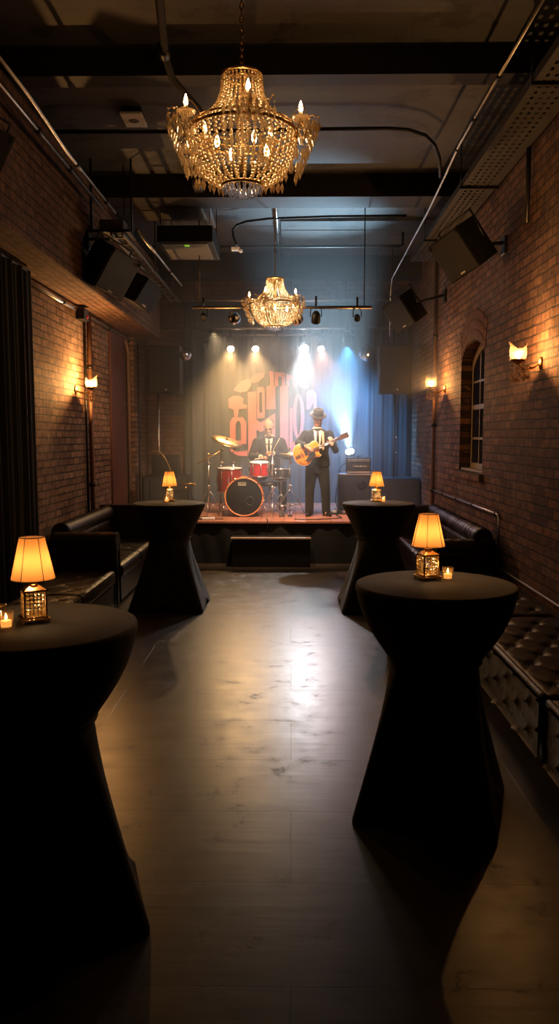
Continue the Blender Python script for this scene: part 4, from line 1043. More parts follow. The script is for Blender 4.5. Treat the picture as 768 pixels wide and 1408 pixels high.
# bass drum, axis along y
BD = (-.715, 11.87, ST_Z + .305)
t = thing('bass_drum', 'large bass drum with a black front head and orange hoop', 'drum', (BD[0], BD[1], ST_Z))
cz = V((0, 0, .305)); rb = .283
MB().lathe([(rb, -.40), (rb, 0)], 56, cz, ROTX.copy() @ Matrix.Rotation(0, 3, 'Z')).build('shell', M['dkred'], t)
for yy in (0, .40):
    MB().lathe([(rb - .006, -yy - .02), (rb + .014, -yy - .02), (rb + .014, -yy + .02), (rb - .006, -yy + .02), (rb - .006, -yy - .02)], 56, cz, ROTX).build('hoop', M['hoop'], t)
MB().lathe([(.001, .006), (rb * .6, .006), (rb - .006, .002)], 56, cz, ROTX).build('drum_head', M['blkhead'], t)
MB().lathe([(.001, -.40), (rb, -.40)], 40, cz, ROTX).build('batter_head', M['skin_head'], t)
MB().torus(cz + V((.09, -.009, -.06)), .062, .004, ROTX, 28, 5).build('port_ring', mat('dim_ring', (.06, .06, .065), .35), t)
mb = MB()   # small drum maker's mark: framed outline with strokes
for a, b in (((-.085, .175), (.03, .18)), ((-.085, .215), (.03, .22))): mb.box((a[0], -.010, a[1]), (b[0], -.006, b[1]))
for x in (-.085, .025): mb.box((x, -.010, .175), (x + .005, -.006, .22))
for x, h_ in ((-.068, .028), (-.050, .016), (-.030, .016), (-.012, .020), (.006, .016)): mb.box((x, -.010, .186), (x + .007, -.006, .186 + h_)).box((x, -.010, .186), (x + .014, -.006, .190))
o = mb.build('logo', M['cream'], t); o.location = (0.0, 0, .305)
for k in range(10):
    g = 2 * PI * k / 10 + .15; p = cz + V((math.cos(g) * (rb + .016), 0, math.sin(g) * (rb + .016)))
    MB().box(p + V((-.012, -.035, -.008)), p + V((.012, .05, .008)), .003).cyl(p + V((0, -.03, 0)), p + V((0, .18, 0)), .004, seg=6).build('lug', M['chrome'], t)
for sx in (-1, 1): MB().tube([(sx * .26, .06, .24), (sx * .33, -.02, .12), (sx * .36, -.05, .004)], .009, 8).ball((sx * .36, -.05, .008), .012, 1).build('spur', M['chrome'], t)
MB().cyl((.12, .15, .56), (.22, .15, .68), .012, seg=8).build('tom_mount', M['chrome'], t)
drum('rack_tom', 'small bright red tom mounted above the bass drum', (-.49, 12.08, ST_Z + .625), .145, .20, M['redshell'], (R(6), 0), lugs=8)
drum('floor_tom', 'dark red floor tom on legs left of the bass drum', (-.965, 12.38, ST_Z + .36), .195, .36, M['dkred'], (R(3), 0), lugs=8, legs=3)
drum('snare_drum', 'chrome snare drum in front of the seated drummer', (-.16, 12.42, ST_Z + .56), .14, .14, M['dkmetal'], (R(-4), 0), lugs=8)
t = thing('snare_stand', 'small tripod stand under the snare drum', 'drum stand', (-.16, 12.42, ST_Z))
MB().cyl((0, 0, .18), (0, 0, .53), .011, seg=8).build('post', M['chrome'], t)
for k in range(3):
    g = R(30 + 120 * k); MB().tube([(0, 0, .32), (.2 * math.cos(g), .2 * math.sin(g), .01)], .007, 6).build('leg', M['chrome'], t)
    MB().tube([(0, 0, .50), (.12 * math.cos(g), .12 * math.sin(g), .535)], .006, 6).build('basket_arm', M['chrome'], t)
def cymbal(mb, c, r, tilt):
    q = Euler(tilt).to_matrix()
    mb.lathe([(.006, .030), (.022, .026), (.034, .010), (.05, .006), (r * .6, -.006), (r, -.022), (r, -.0235), (r * .6, -.008), (.05, .004)], 44, c, q)
def cym_stand(name, label, x, y, top, cyms, feet=.26, boom=None, rz=0, straight=True):
    t_ = thing(name, label, 'cymbal stand', (x, y, ST_Z), rz)
    zt = top - ST_Z
    if boom is None: MB().cyl((0, 0, .14), (0, 0, zt), .010, seg=10).build('post', M['chrome'], t_)
    else: MB().cyl((0, 0, .14), (0, 0, boom[0]), .011, seg=10).tube([(-.10 * boom[3], 0, boom[0] - .04), (boom[1], boom[2], zt)], .007, 8).build('post', M['chrome'], t_)
    for z in (.42, .78): 
        if z < zt: MB().cyl((0, 0, z), (0, 0, z + .05), .019, seg=10).ball((.03, 0, z + .02), .013, 1).build('collar', M['chrome'], t_)
    for k in range(3):
        g = R(-90 + 120 * k); MB().tube([(0, 0, .40), (feet * .75 * math.cos(g), feet * .75 * math.sin(g), .14), (feet * math.cos(g), feet * math.sin(g), .012)], .007, 6).tube([(0, 0, .16), (feet * .75 * math.cos(g), feet * .75 * math.sin(g), .14)], .005, 6).ball((feet * math.cos(g), feet * math.sin(g), .012), .012, 1).build('leg', M['chrome'], t_)
    for (dx, dy_, z, r, tl) in cyms:
        mb = MB(); cymbal(mb, (dx, dy_, z - ST_Z), r, tl); mb.build('cymbal', M['cymbal'], t_)
        MB().cyl((dx, dy_, z - ST_Z), (dx, dy_, z - ST_Z + .045), .008, seg=8).ball((dx, dy_, z - ST_Z + .05), .014, 1).build('wing_nut', M['chrome'], t_)
    return t_
cym_stand('crash_cymbal', 'large tilted bronze crash cymbal left of the drummer', -1.12, 12.55, 1.77, [(.10, 0, 1.78, .255, (R(14), R(17), 0))], boom=(.95, .10, 0, .6))
cym_stand('hi_hat', 'pair of hi-hat cymbals on a stand between drummer and guitarist', -.02, 12.28, 1.66, [(0, 0, 1.57, .165, (R(2), R(-4), 0)), (0, 0, 1.54, .165, (PI + R(1), R(3), 0))])
cym_stand('cymbal_stand', 'bare tall chrome stand rising just right of the red tom', -.285, 11.98, 1.63, [], feet=.22)
cym_stand('cymbal_stand', 'bare chrome stand between floor tom and crash cymbal', -.93, 12.68, 1.60, [])
t = cym_stand('microphone_stand', 'chrome boom stand with a long slanted arm left of the floor tom', -1.275, 12.12, 1.56, [])
t['category'] = 'microphone stand'
MB().tube([(-.17, 0, .80), (.20, 0, 1.00)], .009, 8).ball((0, 0, .945), .022, 2).build('boom', M['brass'], t)
MB().ball((.21, 0, 1.01), .02, 2, (1.5, 1, 1)).build('microphone', M['dkmetal'], t)
# pedals, cables, towels on the deck
t = thing('bass_pedal', 'chrome double pedal and linkage right of the bass drum', 'pedal', (-.12, 12.02, ST_Z))
MB().box((-.06, -.12, .0), (.02, .16, .012), .003).box((.07, -.10, 0), (.14, .16, .012), .003).build('base_plate', M['dkmetal'], t)
MB().box((-.05, -.10, .02), (.01, .12, .03), .003, Matrix.Rotation(R(10), 3, 'X'), (0, -.1, .02)).box((.075, -.08, .02), (.135, .12, .03), .003, Matrix.Rotation(R(10), 3, 'X'), (0, -.1, .02)).build('footboard', M['chrome'], t)
MB().tube([(-.02, .12, .0), (-.02, .12, .17)], .008, 6).tube([(.10, .12, .0), (.10, .12, .17)], .008, 6).tube([(-.05, .12, .15), (.14, .12, .15)], .007, 6).tube([(.10, .12, .15), (.10, .0, .2)], .005, 6).build('linkage', M['chrome'], t)
def cable(label, pts, r=.007):
    p2 = []
    for i in range(len(pts) - 1):
        a, b = V(pts[i]), V(pts[i + 1]); pm = V(pts[i - 1]) if i else a; pn = V(pts[i + 2]) if i + 2 < len(pts) else b
        p2 += bez(a, a + (b - pm) / 6, b - (pn - a) / 6, b, 8)[:-1]
    p2.append(V(pts[-1])); return tag(MB().tube(p2, r, 6).build('cable', M['plasticblk']), label, 'cable')
cable('black cable coiled on the deck left of the bass drum', [(-1.55, 11.55, .63), (-1.35, 11.45, .63), (-1.15, 11.6, .63), (-1.3, 11.8, .63), (-1.5, 11.7, .63), (-1.3, 11.5, .63), (-1.0, 11.5, .63)])
cable('black cable looping on the deck by the guitarist feet', [(.05, 11.5, .63), (.2, 11.42, .63), (.5, 11.5, .63), (.75, 11.7, .63), (.7, 12.1, .63), (.85, 12.6, .63)])
cable('guitar lead hanging from the amplifier head to the deck', [(.90, 12.93, 1.40), (.80, 12.80, 1.33), (.76, 12.75, 1.1), (.72, 12.7, .8), (.78, 12.6, .63)])
cable('short cable drooping over the stage edge in the middle', [(-.36, 11.5, .63), (-.34, 11.3, .632), (-.34, 11.235, .60), (-.345, 11.235, .50), (-.34, 11.24, .46)])
t = thing('effects_pedal', 'small pale pedal on the deck at the left stage edge', 'pedal', (-1.20, 11.46, ST_Z))
MB().box((-.11, -.05, 0), (.08, .06, .035), .01).build('case', M['plastic_white'], t); MB().cyl((0, 0, .035), (0, 0, .05), .014, seg=10).build('switch', M['chrome'], t)
t = thing('pedal_board', 'small cluster of chrome pedals between guitarist and amplifier', 'pedal', (.72, 12.35, ST_Z))
MB().box((-.16, -.08, 0), (.16, .10, .02), .004).build('board', M['dkmetal'], t)
for k in range(4): MB().box((-.15 + k * .078, -.05, .02), (-.088 + k * .078, .06, .055), .006).cyl((-.12 + k * .078, -.03, .055), (-.12 + k * .078, -.03, .07), .009, seg=8).build('pedal', (M['chrome'], M['plastic_white'], M['dkmetal'], M['chrome'])[k], t)
# gooseneck mic stand at left
t = thing('microphone_stand', 'thin curved boom microphone stand arching behind the far left lamp', 'microphone stand', (-2.25, 12.45, ST_Z))
MB().cyl((0, 0, .02), (0, 0, .92), .010, seg=8).lathe([(.12, 0), (.12, .015), (.02, .025)], 20).build('post', M['dkmetal'], t)
MB().tube(bez((0, 0, .92), (.08, 0, 1.07), (.26, 0, 1.0), (.36, 0, .60), 14), .007, 6).build('boom', M['brass'], t)
MB().ball((.365, 0, .57), .022, 2, (1, 1, 1.6)).build('microphone', M['dkmetal'], t)
t = thing('desk_microphone', 'small brass-coloured clip microphone right of the far left lamp', 'microphone', (-1.58, 12.5, ST_Z))
MB().cyl((0, 0, 0), (0, 0, .45), .008, seg=8).lathe([(.09, 0), (.09, .012), (.02, .02)], 18).build('post', M['dkmetal'], t)
MB().tube([(-.20, 0, .46), (.04, 0, .47)], .012, 8).ball((.04, 0, .45), .025, 2, (1, 1, 1.3)).ball((-.10, 0, .40), .02, 2).build('head', M['brass'], t)

# ------------------------------------------------------------------ people
def capsule(mb, a, b, ra, rb_, n=3, seg=14):
    a, b = V(a), V(b); mb.ball(a, ra, 2); mb.ball(b, rb_, 2); mb.tube([a + (b - a) * (i / n) for i in range(n + 1)], [ra + (rb_ - ra) * i / n for i in range(n + 1)], seg)
def hand(mb, wrist, palm_dir, finger_dir, normal, s=1.0, curl=.9, thumb_side=1):
    """palm as flattened blob and four bent fingers plus thumb"""
    w_, d, n = V(wrist), V(palm_dir).normalized(), V(normal).normalized()
    side = d.cross(n).normalized() * thumb_side
    c = w_ + d * .045 * s
    for k in (-1.2, -.4, .4, 1.2): capsule(mb, w_ + side * k * .012 * s, w_ + d * .08 * s + side * k * .018 * s, .015 * s, .012 * s, 2, 8)
    for k, L_ in zip((1.5, .5, -.5, -1.5), (.9, 1.0, .95, .75)):
        p = w_ + d * .082 * s + side * k * .019 * s
        d1 = (d * math.cos(curl * .5) + n * math.sin(curl * .5)); d2 = (d * math.cos(curl * 1.2) + n * math.sin(curl * 1.2)); d3 = (d * math.cos(curl * 1.9) + n * math.sin(curl * 1.9))
        q1 = p + d1 * .036 * L_ * s; q2 = q1 + d2 * .026 * L_ * s; q3 = q2 + d3 * .02 * L_ * s
        capsule(mb, p, q1, .0092 * s, .0088 * s, 2, 8); capsule(mb, q1, q2, .0088 * s, .008 * s, 2, 8); capsule(mb, q2, q3, .008 * s, .007 * s, 2, 8)
    p = w_ + d * .03 * s + side * .034 * s; q = p + (d * .6 + side * .6 + n * .5).normalized() * .038 * s; q2 = q + (d * .7 + n * .7 - side * .1).normalized() * .03 * s
    capsule(mb, p, q, .013 * s, .0105 * s, 2, 8); capsule(mb, q, q2, .0105 * s, .0085 * s, 2, 8)
def headmesh(mb, c, nod, turn, s=1.0):
    """head with brow, nose, mouth, chin and ears; face looks to -y before rotation"""
    q = Euler((nod, 0, turn)).to_matrix(); c = V(c)
    def P(x, y, z): return c + q @ (V((x, y, z)) * s)
    mb.ball(P(0, .012, .028), .088 * s, 3, (.86, 1.08, 1.02), q)
    mb.ball(P(0, -.018, -.03), .068 * s, 3, (.86, .98, 1.15), q)
    mb.ball(P(0, -.045, -.082), .036 * s, 2, (1.05, .9, .8), q)
    capsule(mb, P(-.028, -.078, .022), P(.028, -.078, .022), .011 * s, .011 * s)
    capsule(mb, P(0, -.084, .010), P(0, -.104, -.022), .008 * s, .0125 * s)
    for sx in (-1, 1):
        mb.ball(P(sx * .0125, -.094, -.026), .008 * s, 2); mb.ball(P(sx * .038, -.062, -.022), .022 * s, 2)
        mb.ball(P(sx * .078, .006, -.004), .022 * s, 2, (.35, .7, 1.15), q)
    capsule(mb, P(-.017, -.082, -.053), P(.017, -.082, -.053), .0065 * s, .0065 * s); capsule(mb, P(-.014, -.080, -.063), P(.014, -.080, -.063), .007 * s, .007 * s)
    return P, q
def eyes(P, t_, s=1.0):
    for sx in (-1, 1): MB().ball(P(sx * .031, -.077, .003), .0115 * s, 2).build('eye', mat('dark_eye', (.03, .02, .015), .2), t_)

# --- guitarist (local frame: feet at z = 0, facing -y)
GX, GY = .40, 12.06
g_ = thing('person', 'standing guitarist in black hat, black suit and pale shirt playing an amber guitar', 'person', (GX, GY, ST_Z))
body = MB()
HC = (0.005, -.05, 1.485)
P, q = headmesh(body, HC, R(24), R(10), 1.0)
capsule(body, (0, .0, 1.31), (0.0, -.02, 1.43), .055, .052)
body.loft([(0, .01, .72, .13, .10), (0, .01, .82, .15, .105), (0, .0, .98, .135, .10), (0, .0, 1.15, .16, .11), (0, .0, 1.26, .17, .10), (0, .0, 1.32, .10, .07)])
shL, shR = V((-.182, .0, 1.258)), V((.182, .0, 1.258))
elL, elR = V((-.295, -.06, 1.12)), V((.275, -.03, 1.01))
wrL, wrR = V((-.190, -.305, 1.075)), V((.215, -.235, 1.095))
for s_, e_, w__ in ((shL, elL, wrL), (shR, elR, wrR)):
    capsule(body, s_, e_, .052, .040); capsule(body, e_, w__, .038, .026)
hand(body, wrL, (.88, .02, -.45), None, (-.05, .75, -.5), .95, .6, 1)
hand(body, wrR, (-.25, .05, .85), None, (-.2, .95, .1), .95, 1.1, 1)
hipL, hipR = V((-.085, .01, .72)), V((.085, .01, .72)); knL, knR = V((-.115, -.01, .41)), V((.125, -.01, .41)); anL, anR = V((-.12, .02, .08)), V((.14, .02, .08))
for h_, k_, a_ in ((hipL, knL, anL), (hipR, knR, anR)):
    capsule(body, h_, k_, .082, .052); capsule(body, k_, a_, .050, .034); capsule(body, a_, a_ + V((0, -.07, -.045)), .030, .022)
body.build('body', M['skin'], g_, remesh=.0065, smoothit=2)
eyes(P, g_)
# trousers
mb = MB(); mb.loft([(0, .012, .66, .165, .118), (0, .012, .76, .175, .125), (0, .01, .88, .165, .12)])
for h_, k_, a_ in ((hipL, knL, anL), (hipR, knR, anR)):
    capsule(mb, h_ + V((0, 0, .0)), k_, .100, .074, 4, 18); mb.tube([k_, (k_ + a_) / 2, a_ + V((0, -.005, -.055))], [.074, .068, .066], 18); mb.ball(k_, .074, 2)
mb.build('trousers', M['trouser'], g_, remesh=.012, smoothit=4)
# jacket
mb = MB(); mb.loft([(0, .01, .755, .192, .140), (0, .01, .86, .188, .138), (0, .005, .98, .170, .125), (0, .0, 1.12, .192, .132), (0, .0, 1.22, .205, .125), (0, .0, 1.285, .188, .100), (0, .005, 1.335, .09, .078)], 28)
for s_, e_, w__ in ((shL, elL, wrL), (shR, elR, wrR)):
    capsule(mb, s_, e_, .064, .052, 4); capsule(mb, e_, e_ + (w__ - e_) * .90, .056, .044, 4)
mb.build('jacket', M['suit'], g_, remesh=.011, smoothit=3)
def front_panel(pts, off, y0, name, m, g, thick=.006, curve=.6):
    """polygon laid on the chest: x, z -> y follows the chest curve"""
    bm = bmesh.new(); vs = [bm.verts.new((x, 0, z)) for x, z in pts]
    f = bm.faces.new(vs); bmesh.ops.triangulate(bm, faces=[f]); bmesh.ops.subdivide_edges(bm, edges=bm.edges[:], cuts=3, use_grid_fill=True)
    for v in bm.verts: v.co.y = y0(v.co.x, v.co.z) - off
    r = bmesh.ops.extrude_face_region(bm, geom=bm.faces[:]); bmesh.ops.translate(bm, verts=[q_ for q_ in r['geom'] if isinstance(q_, bmesh.types.BMVert)], vec=(0, thick, 0))
    bmesh.ops.recalc_face_normals(bm, faces=bm.faces[:]); return MB().frombm(bm).build(name, m, g)
def chestG(x, z):
    zz = [(.755, .130), (.98, .120), (1.12, .132), (1.22, .125), (1.285, .105), (1.34, .078)]; w = [(.755, .19), (.98, .17), (1.12, .19), (1.22, .205), (1.285, .175), (1.34, .09)]
    def ip(T, z_):
        for (a, b), (c, d) in zip(T, T[1:]):
            if z_ <= c: return b + (d - b) * max(0, (z_ - a)) / (c - a)
        return T[-1][1]
    return -ip(zz, z) * math.sqrt(max(.05, 1 - min(.95, (x / ip(w, z)) ** 2)))
front_panel([(-.062, 1.315), (-.052, 1.20), (-.02, 1.02), (.02, 1.0), (.058, 1.20), (.062, 1.315), (0, 1.29)], .008, chestG, 'shirt', M['shirt'], g_)
front_panel([(-.016, 1.292), (.016, 1.292), (.022, 1.12), (.0, 1.02), (-.022, 1.12)], .016, chestG, 'tie', M['tie'], g_)
MB().torus((0, -.01, 1.335), .062, .014, Euler((R(-12), 0, 0)).to_matrix(), 24, 8).build('collar', M['shirt'], g_)
front_panel([(.062, 1.30), (.092, 1.29), (.100, 1.15), (.098, 1.02), (.070, 1.02), (.070, 1.15)], .024, chestG, 'guitar_strap', mat('pale_strap', (.62, .50, .32), .6), g_)
for sx in (-1, 1): front_panel([(sx * .062, 1.31), (sx * .10, 1.25), (sx * .112, 1.20), (sx * .090, 1.19), (sx * .028, 1.00), (sx * .020, 1.0), (sx * .052, 1.2)], .012, chestG, 'lapel', M['suit'], g_)
for w__, e_ in ((wrL, elL), (wrR, elR)):
    d = (w__ - e_).normalized(); MB().tube([w__ - d * .035, w__ - d * .012], .036, 16).build('cuff', M['shirt'], g_)
# hat: small brim fedora
hq = Euler((R(24), 0, R(10))).to_matrix(); hc = V(HC) + hq @ V((0, .014, .062))
MB().lathe([(.078, .0), (.082, .002), (.114, -.012), (.140, -.008), (.140, -.003), (.114, -.006), (.088, .008), (.088, .02), (.085, .06), (.076, .088), (.05, .094), (.02, .084), (.001, .080)], 36, hc, hq @ Matrix.Diagonal((.93, 1.1, 1))).build('hat', M['hat'], g_)
MB().lathe([(.0895, .010), (.089, .034)], 36, hc, hq @ Matrix.Diagonal((.93, 1.1, 1))).build('hat_band', M['tie'], g_)
mb = MB(); mb.ball(P(0, -.052, -.078), .046, 2, (1.05, .85, .75), q); mb.ball(P(-.045, -.03, -.05), .03, 2, (.6, .9, 1.3), q); mb.ball(P(.045, -.03, -.05), .03, 2, (.6, .9, 1.3), q)
capsule(mb, P(-.022, -.088, -.043), P(.022, -.088, -.043), .006, .006); mb.build('beard', M['beard'], g_, remesh=.005, smoothit=1)
mb = MB(); mb.ball(P(0, .03, .015), .088, 3, (.90, 1.0, .85), q); mb.build('hair', M['beard'], g_)
for a_, rz_ in ((anL, R(-12)), (anR, R(22))):
    qz = Matrix.Rotation(rz_, 3, 'Z'); mb = MB(); b0 = V((a_.x, a_.y, 0))
    mb.ball(b0 + qz @ V((0, .02, .045)), .045, 2, (.85, 1.1, 1)); mb.ball(b0 + qz @ V((0, -.07, .036)), .042, 2, (.95, 1.7, .8)); mb.ball(b0 + qz @ V((0, -.13, .028)), .036, 2, (.95, 1.3, .7))
    mb.box(b0 + V((-.038, -.15, 0)), b0 + V((.038, .06, .014)), .004, qz, b0)
    mb.build('shoe', M['shoe'], g_, remesh=.007, smoothit=1)

# --- guitar (own thing, held)
def outline():
    pts = []   # local: u along neck (+), v across
    key = [(-.235, 0), (-.225, .085), (-.17, .155), (-.09, .185), (-.02, .165), (.04, .125), (.09, .118), (.15, .135), (.195, .115), (.215, .06), (.218, .0), (.205, -.035), (.175, -.055), (.165, -.09), (.185, -.125), (.15, -.14), (.09, -.118), (.04, -.125), (-.02, -.165), (-.09, -.185), (-.17, -.155), (-.225, -.085)]
    n = len(key)
    for i in range(n):
        p0, p1, p2, p3 = key[i - 1], key[i], key[(i + 1) % n], key[(i + 2) % n]
        for s_ in range(4):
            t_ = s_ / 4
            pts.append(tuple(.5 * ((2 * p1[k]) + (-p0[k] + p2[k]) * t_ + (2 * p0[k] - 5 * p1[k] + 4 * p2[k] - p3[k]) * t_ ** 2 + (-p0[k] + 3 * p1[k] - 3 * p2[k] + p3[k]) * t_ ** 3) for k in (0, 1)))
    return pts
gt = thing('guitar', 'amber hollow-body electric guitar with a dark pickguard held by the guitarist', 'guitar', (.245, 11.855, 1.595))
gt.rotation_euler = Euler((R(-6), R(-24), R(5)))
S = .92
ol = [(a * S, b * S) for a, b in outline()]
MB().prism(ol, .075, 'xz', -.035).build('rim', M['guitarside'], gt)
cen = (-.02, 0)
rings = []
vs = []; fs = []; no = len(ol); lev = [(1.0, -.036), (.985, -.041), (.85, -.047), (.5, -.054), (.001, -.057)]
for k, (sc_, y) in enumerate(lev):
    for a, b in ol: vs.append(V((cen[0] + (a - cen[0]) * sc_, y, cen[1] + (b - cen[1]) * sc_)))
for k in range(len(lev) - 1):
    for i in range(no): fs.append((k * no + i, k * no + (i + 1) % no, (k + 1) * no + (i + 1) % no, (k + 1) * no + i))
MB().add(vs, fs, True).build('soundboard', M['guitar'], gt)
MB().tube([V((a, -.037, b)) for a, b in ol], .004, 6, closed=True).build('binding', M['cream'], gt)
MB().box((.10, -.070, -.021), (.515, -.048, .021), .004).build('fretboard', M['fretwood'], gt)
MB().box((.16, -.050, -.018), (.515, -.022, .018), .008).build('neck', M['guitarside'], gt)
mb = MB()
for k in range(15): x = .515 - (.515 - .12) * (1 - 2 ** (-(k + 1) / 12)) / (1 - 2 ** (-16 / 12)); mb.box((x - .0012, -.072, -.020), (x + .0012, -.070, .020))
mb.build('fret', M['chrome'], gt)
MB().prism([(.51, -.022), (.55, -.036), (.66, -.042), (.675, -.02), (.665, 0), (.675, .02), (.66, .042), (.55, .036), (.51, .022)], .016, 'xz', -.060).build('headstock', M['fretwood'], gt)
for k in range(3):
    for s_ in (-1, 1): MB().cyl((.57 + k * .034, -.052, s_ * .036), (.57 + k * .034, -.052, s_ * .056), .004, seg=6).ball((.57 + k * .034, -.052, s_ * .060), .009, 1, (1, .6, 1)).build('tuning_peg', M['chrome'], gt)
MB().prism([(.10, -.025), (.10, -.075), (.02, -.115), (-.06, -.13), (-.07, -.09), (-.02, -.06), (.0, -.03)], .004, 'xz', -.066).build('pickguard', M['tie'], gt)
for x in (.07, -.03): MB().box((x - .018, -.066, -.036), (x + .018, -.052, .036), .003).build('pickup', M['dkmetal'], gt)
MB().box((-.098, -.068, -.045), (-.082, -.052, .045), .002).build('bridge', M['fretwood'], gt)
MB().prism([(-.20, -.012), (-.12, -.028), (-.12, .028), (-.20, .012)], .004, 'xz', -.062).build('tailpiece', M['brass'], gt)
for s_ in (-1, 1):
    MB().tube([(-.02, -.054, s_ * .095), (-.045, -.054, s_ * .085), (-.075, -.052, s_ * .105), (-.10, -.050, s_ * .095)], .0045, 6).build('sound_hole', M['tie'], gt)
mb = MB()
for k in range(6): z = -.014 + k * .0056; mb.cyl((-.15, -.066, z), (.52, -.073, z), .0008, seg=4)
mb.build('strings', M['chrome'], gt)
for x, z in ((-.13, -.12), (-.16, -.09)): MB().cyl((x, -.058, z), (x, -.043, z), .010, seg=12).build('knob', M['brass'], gt)

# --- drummer (seated behind the kit, leaning over the snare)
DX, DYY = -.36, 12.92
d_ = thing('person', 'seated drummer in dark suit, white shirt and dark glasses with head bowed over the drums', 'person', (DX, DYY, ST_Z))
body = MB(); HC = (0.0, -.13, 1.375)
P, q = headmesh(body, HC, R(30), R(-8), 1.06)
capsule(body, (0, -.03, 1.18), (0.0, -.10, 1.32), .058, .054)
body.loft([(0, .06, .62, .16, .13), (0, .05, .72, .155, .12), (0, .02, .88, .15, .11), (0, -.01, 1.04, .17, .11), (0, -.02, 1.14, .17, .10), (0, -.03, 1.20, .10, .07)])
shL, shR = V((-.20, -.02, 1.13)), V((.20, -.02, 1.13)); elL, elR = V((-.285, -.14, .90)), V((.29, -.13, .90)); wrL, wrR = V((-.115, -.42, .895)), V((.06, -.45, .955))
for s_, e_, w__ in ((shL, elL, wrL), (shR, elR, wrR)): capsule(body, s_, e_, .054, .042); capsule(body, e_, w__, .040, .027)
hand(body, wrL, (.75, -.5, .05), None, (.1, -.1, -1), .95, 1.5, -1)
hand(body, wrR, (-.7, -.5, .2), None, (-.1, -.1, -1), .95, 1.5, 1)
hips = [V((-.10, .05, .60)), V((.10, .05, .60))]; kns = [V((-.24, -.33, .54)), V((.22, -.35, .54))]; ans = [V((-.22, -.40, .10)), V((.23, -.45, .10))]
for h_, k_, a_ in zip(hips, kns, ans): capsule(body, h_, k_, .085, .056); capsule(body, k_, a_, .052, .035); capsule(body, a_, a_ + V((0, -.07, -.05)), .030, .022)
body.build('body', M['skin'], d_, remesh=.0065, smoothit=2)
mb = MB(); mb.loft([(0, .06, .55, .17, .14), (0, .06, .66, .175, .145), (0, .05, .76, .165, .13)])
for h_, k_, a_ in zip(hips, kns, ans): capsule(mb, h_, k_, .10, .074, 4, 18); mb.tube([k_, (k_ + a_) / 2, a_ + V((0, 0, -.045))], [.074, .068, .064], 18)
mb.build('trousers', M['trouser'], d_, remesh=.012, smoothit=3)
mb = MB(); mb.loft([(0, .06, .62, .19, .155), (0, .05, .74, .18, .145), (0, .02, .88, .178, .135), (0, -.01, 1.02, .195, .135), (0, -.02, 1.10, .205, .128), (0, -.025, 1.165, .175, .105), (0, -.03, 1.215, .09, .08)], 28)
for s_, e_, w__ in ((shL, elL, wrL), (shR, elR, wrR)): capsule(mb, s_, e_, .074, .060, 4); capsule(mb, e_, e_ + (w__ - e_) * .86, .058, .046, 4)
mb.build('jacket', M['suit'], d_, remesh=.011, smoothit=3)
def chestD(x, z):
    f = (z - .88) / .335; w = .178 + .025 * math.sin(PI * min(1, max(0, f))); yc = .02 - .05 * f; dp = .135 - .05 * max(0, f - .6) / .4
    return yc - dp * math.sqrt(max(.05, 1 - min(.95, (x / w) ** 2)))
front_panel([(-.060, 1.195), (-.050, 1.08), (-.018, .90), (.018, .90), (.050, 1.08), (.060, 1.195), (0, 1.17)], .008, chestD, 'shirt', M['shirt'], d_)
front_panel([(-.016, 1.165), (.016, 1.165), (.022, 1.0), (.0, .92), (-.022, 1.0)], .016, chestD, 'tie', M['tie'], d_)
MB().torus((0, -.045, 1.215), .064, .015, Euler((R(-24), 0, 0)).to_matrix(), 24, 8).build('collar', M['shirt'], d_)
for sx in (-1, 1): front_panel([(sx * .060, 1.19), (sx * .10, 1.13), (sx * .112, 1.09), (sx * .088, 1.08), (sx * .028, .90), (sx * .018, .90), (sx * .050, 1.08)], .012, chestD, 'lapel', M['suit'], d_)
for w__, e_ in ((wrL, elL), (wrR, elR)):
    d = (w__ - e_).normalized(); MB().tube([w__ - d * .04, w__ - d * .012], .037, 16).build('cuff', M['shirt'], d_)
mb = MB(); mb.ball(P(0, .030, .034), .093, 3, (.88, .97, .98), q); mb.build('hair', M['hair'], d_, remesh=.006, smoothit=1)
for sx in (-1, 1): MB().ball(P(sx * .033, -.086, .005), .021, 2, (1.1, .45, .85), q).build('glasses_lens', M['tie'], d_)
MB().tube([P(-.082, .0, .012), P(-.066, -.075, .012), P(0, -.098, .010), P(.066, -.075, .012), P(.082, .0, .012)], .003, 6).build('glasses_frame', M['tie'], d_)
mb = MB(); mb.ball(P(0, -.058, -.085), .036, 2, (.95, .8, .95), q); capsule(mb, P(-.024, -.090, -.044), P(.024, -.090, -.044), .006, .006); mb.build('beard', mat('white_beard', (.62, .55, .46), .7), d_, remesh=.005, smoothit=1)
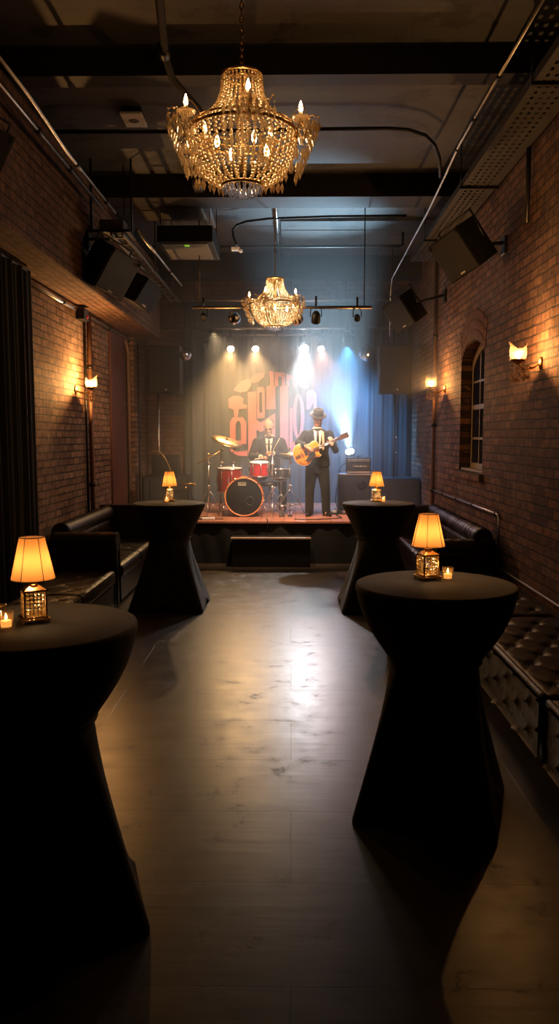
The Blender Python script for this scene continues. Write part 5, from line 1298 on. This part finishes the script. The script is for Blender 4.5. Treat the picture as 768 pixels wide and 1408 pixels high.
for a_ in ans:
    mb = MB(); b0 = V((a_.x, a_.y, 0)); mb.ball(b0 + V((0, .02, .045)), .045, 2, (.85, 1.1, 1)); mb.ball(b0 + V((0, -.07, .036)), .042, 2, (.95, 1.7, .8)); mb.ball(b0 + V((0, -.13, .028)), .036, 2, (.95, 1.3, .7))
    mb.box(b0 + V((-.038, -.15, 0)), b0 + V((.038, .06, .014)), .004); mb.build('shoe', M['shoe'], d_, remesh=.007, smoothit=1)
def stick(label, a, b):
    a, b = V(a), V(b); t_ = thing('drumstick', label, 'drumstick', a)
    MB().tube([V((0, 0, 0)), (b - a) * .8, (b - a) * .97], [.0075, .007, .004], 8).build('shaft', M['cream'], t_)
    MB().ball(b - a, .007, 2, (1, 1, 1)).build('tip', M['cream'], t_)
stick('pale drumstick raised upright in the drummer right-hand side fist', (-.33, 12.42, 1.54), (-.185, 12.28, 1.80))
stick('pale drumstick lying low over the red tom', (-.38, 12.46, 1.50), (-.56, 12.18, 1.49))
t = thing('drum_throne', 'round black stool under the drummer', 'stool', (DX, DYY + .06, ST_Z))
MB().lathe([(.001, .40), (.17, .40), (.18, .43), (.175, .47), (.001, .48)], 28).build('seat', M['leather'], t)
MB().cyl((0, 0, .12), (0, 0, .40), .02, seg=10).build('post', M['chrome'], t)
for k in range(3):
    g = R(90 + 120 * k); MB().tube([(0, 0, .3), (.22 * math.cos(g), .22 * math.sin(g), .012)], .010, 6).build('leg', M['chrome'], t)

# ------------------------------------------------------------------ haze
hm = bpy.data.materials.new('stage_haze'); hm.use_nodes = True; nt = hm.node_tree
for n in list(nt.nodes): nt.nodes.remove(n)
out = nt.nodes.new('ShaderNodeOutputMaterial'); vs_ = nt.nodes.new('ShaderNodeVolumeScatter')
vs_.inputs['Density'].default_value = .105; vs_.inputs['Anisotropy'].default_value = .55; vs_.inputs['Color'].default_value = (1, 1, 1, 1)
nt.links.new(vs_.outputs[0], out.inputs['Volume'])
o = MB().box((XL + .01, 10.9, ST_Z + .005), (XR - .01, 14.40, 4.84)).build('haze', hm)
tag(o, 'thin smoky haze hanging in the air over and before the stage', 'haze', kind='stuff')
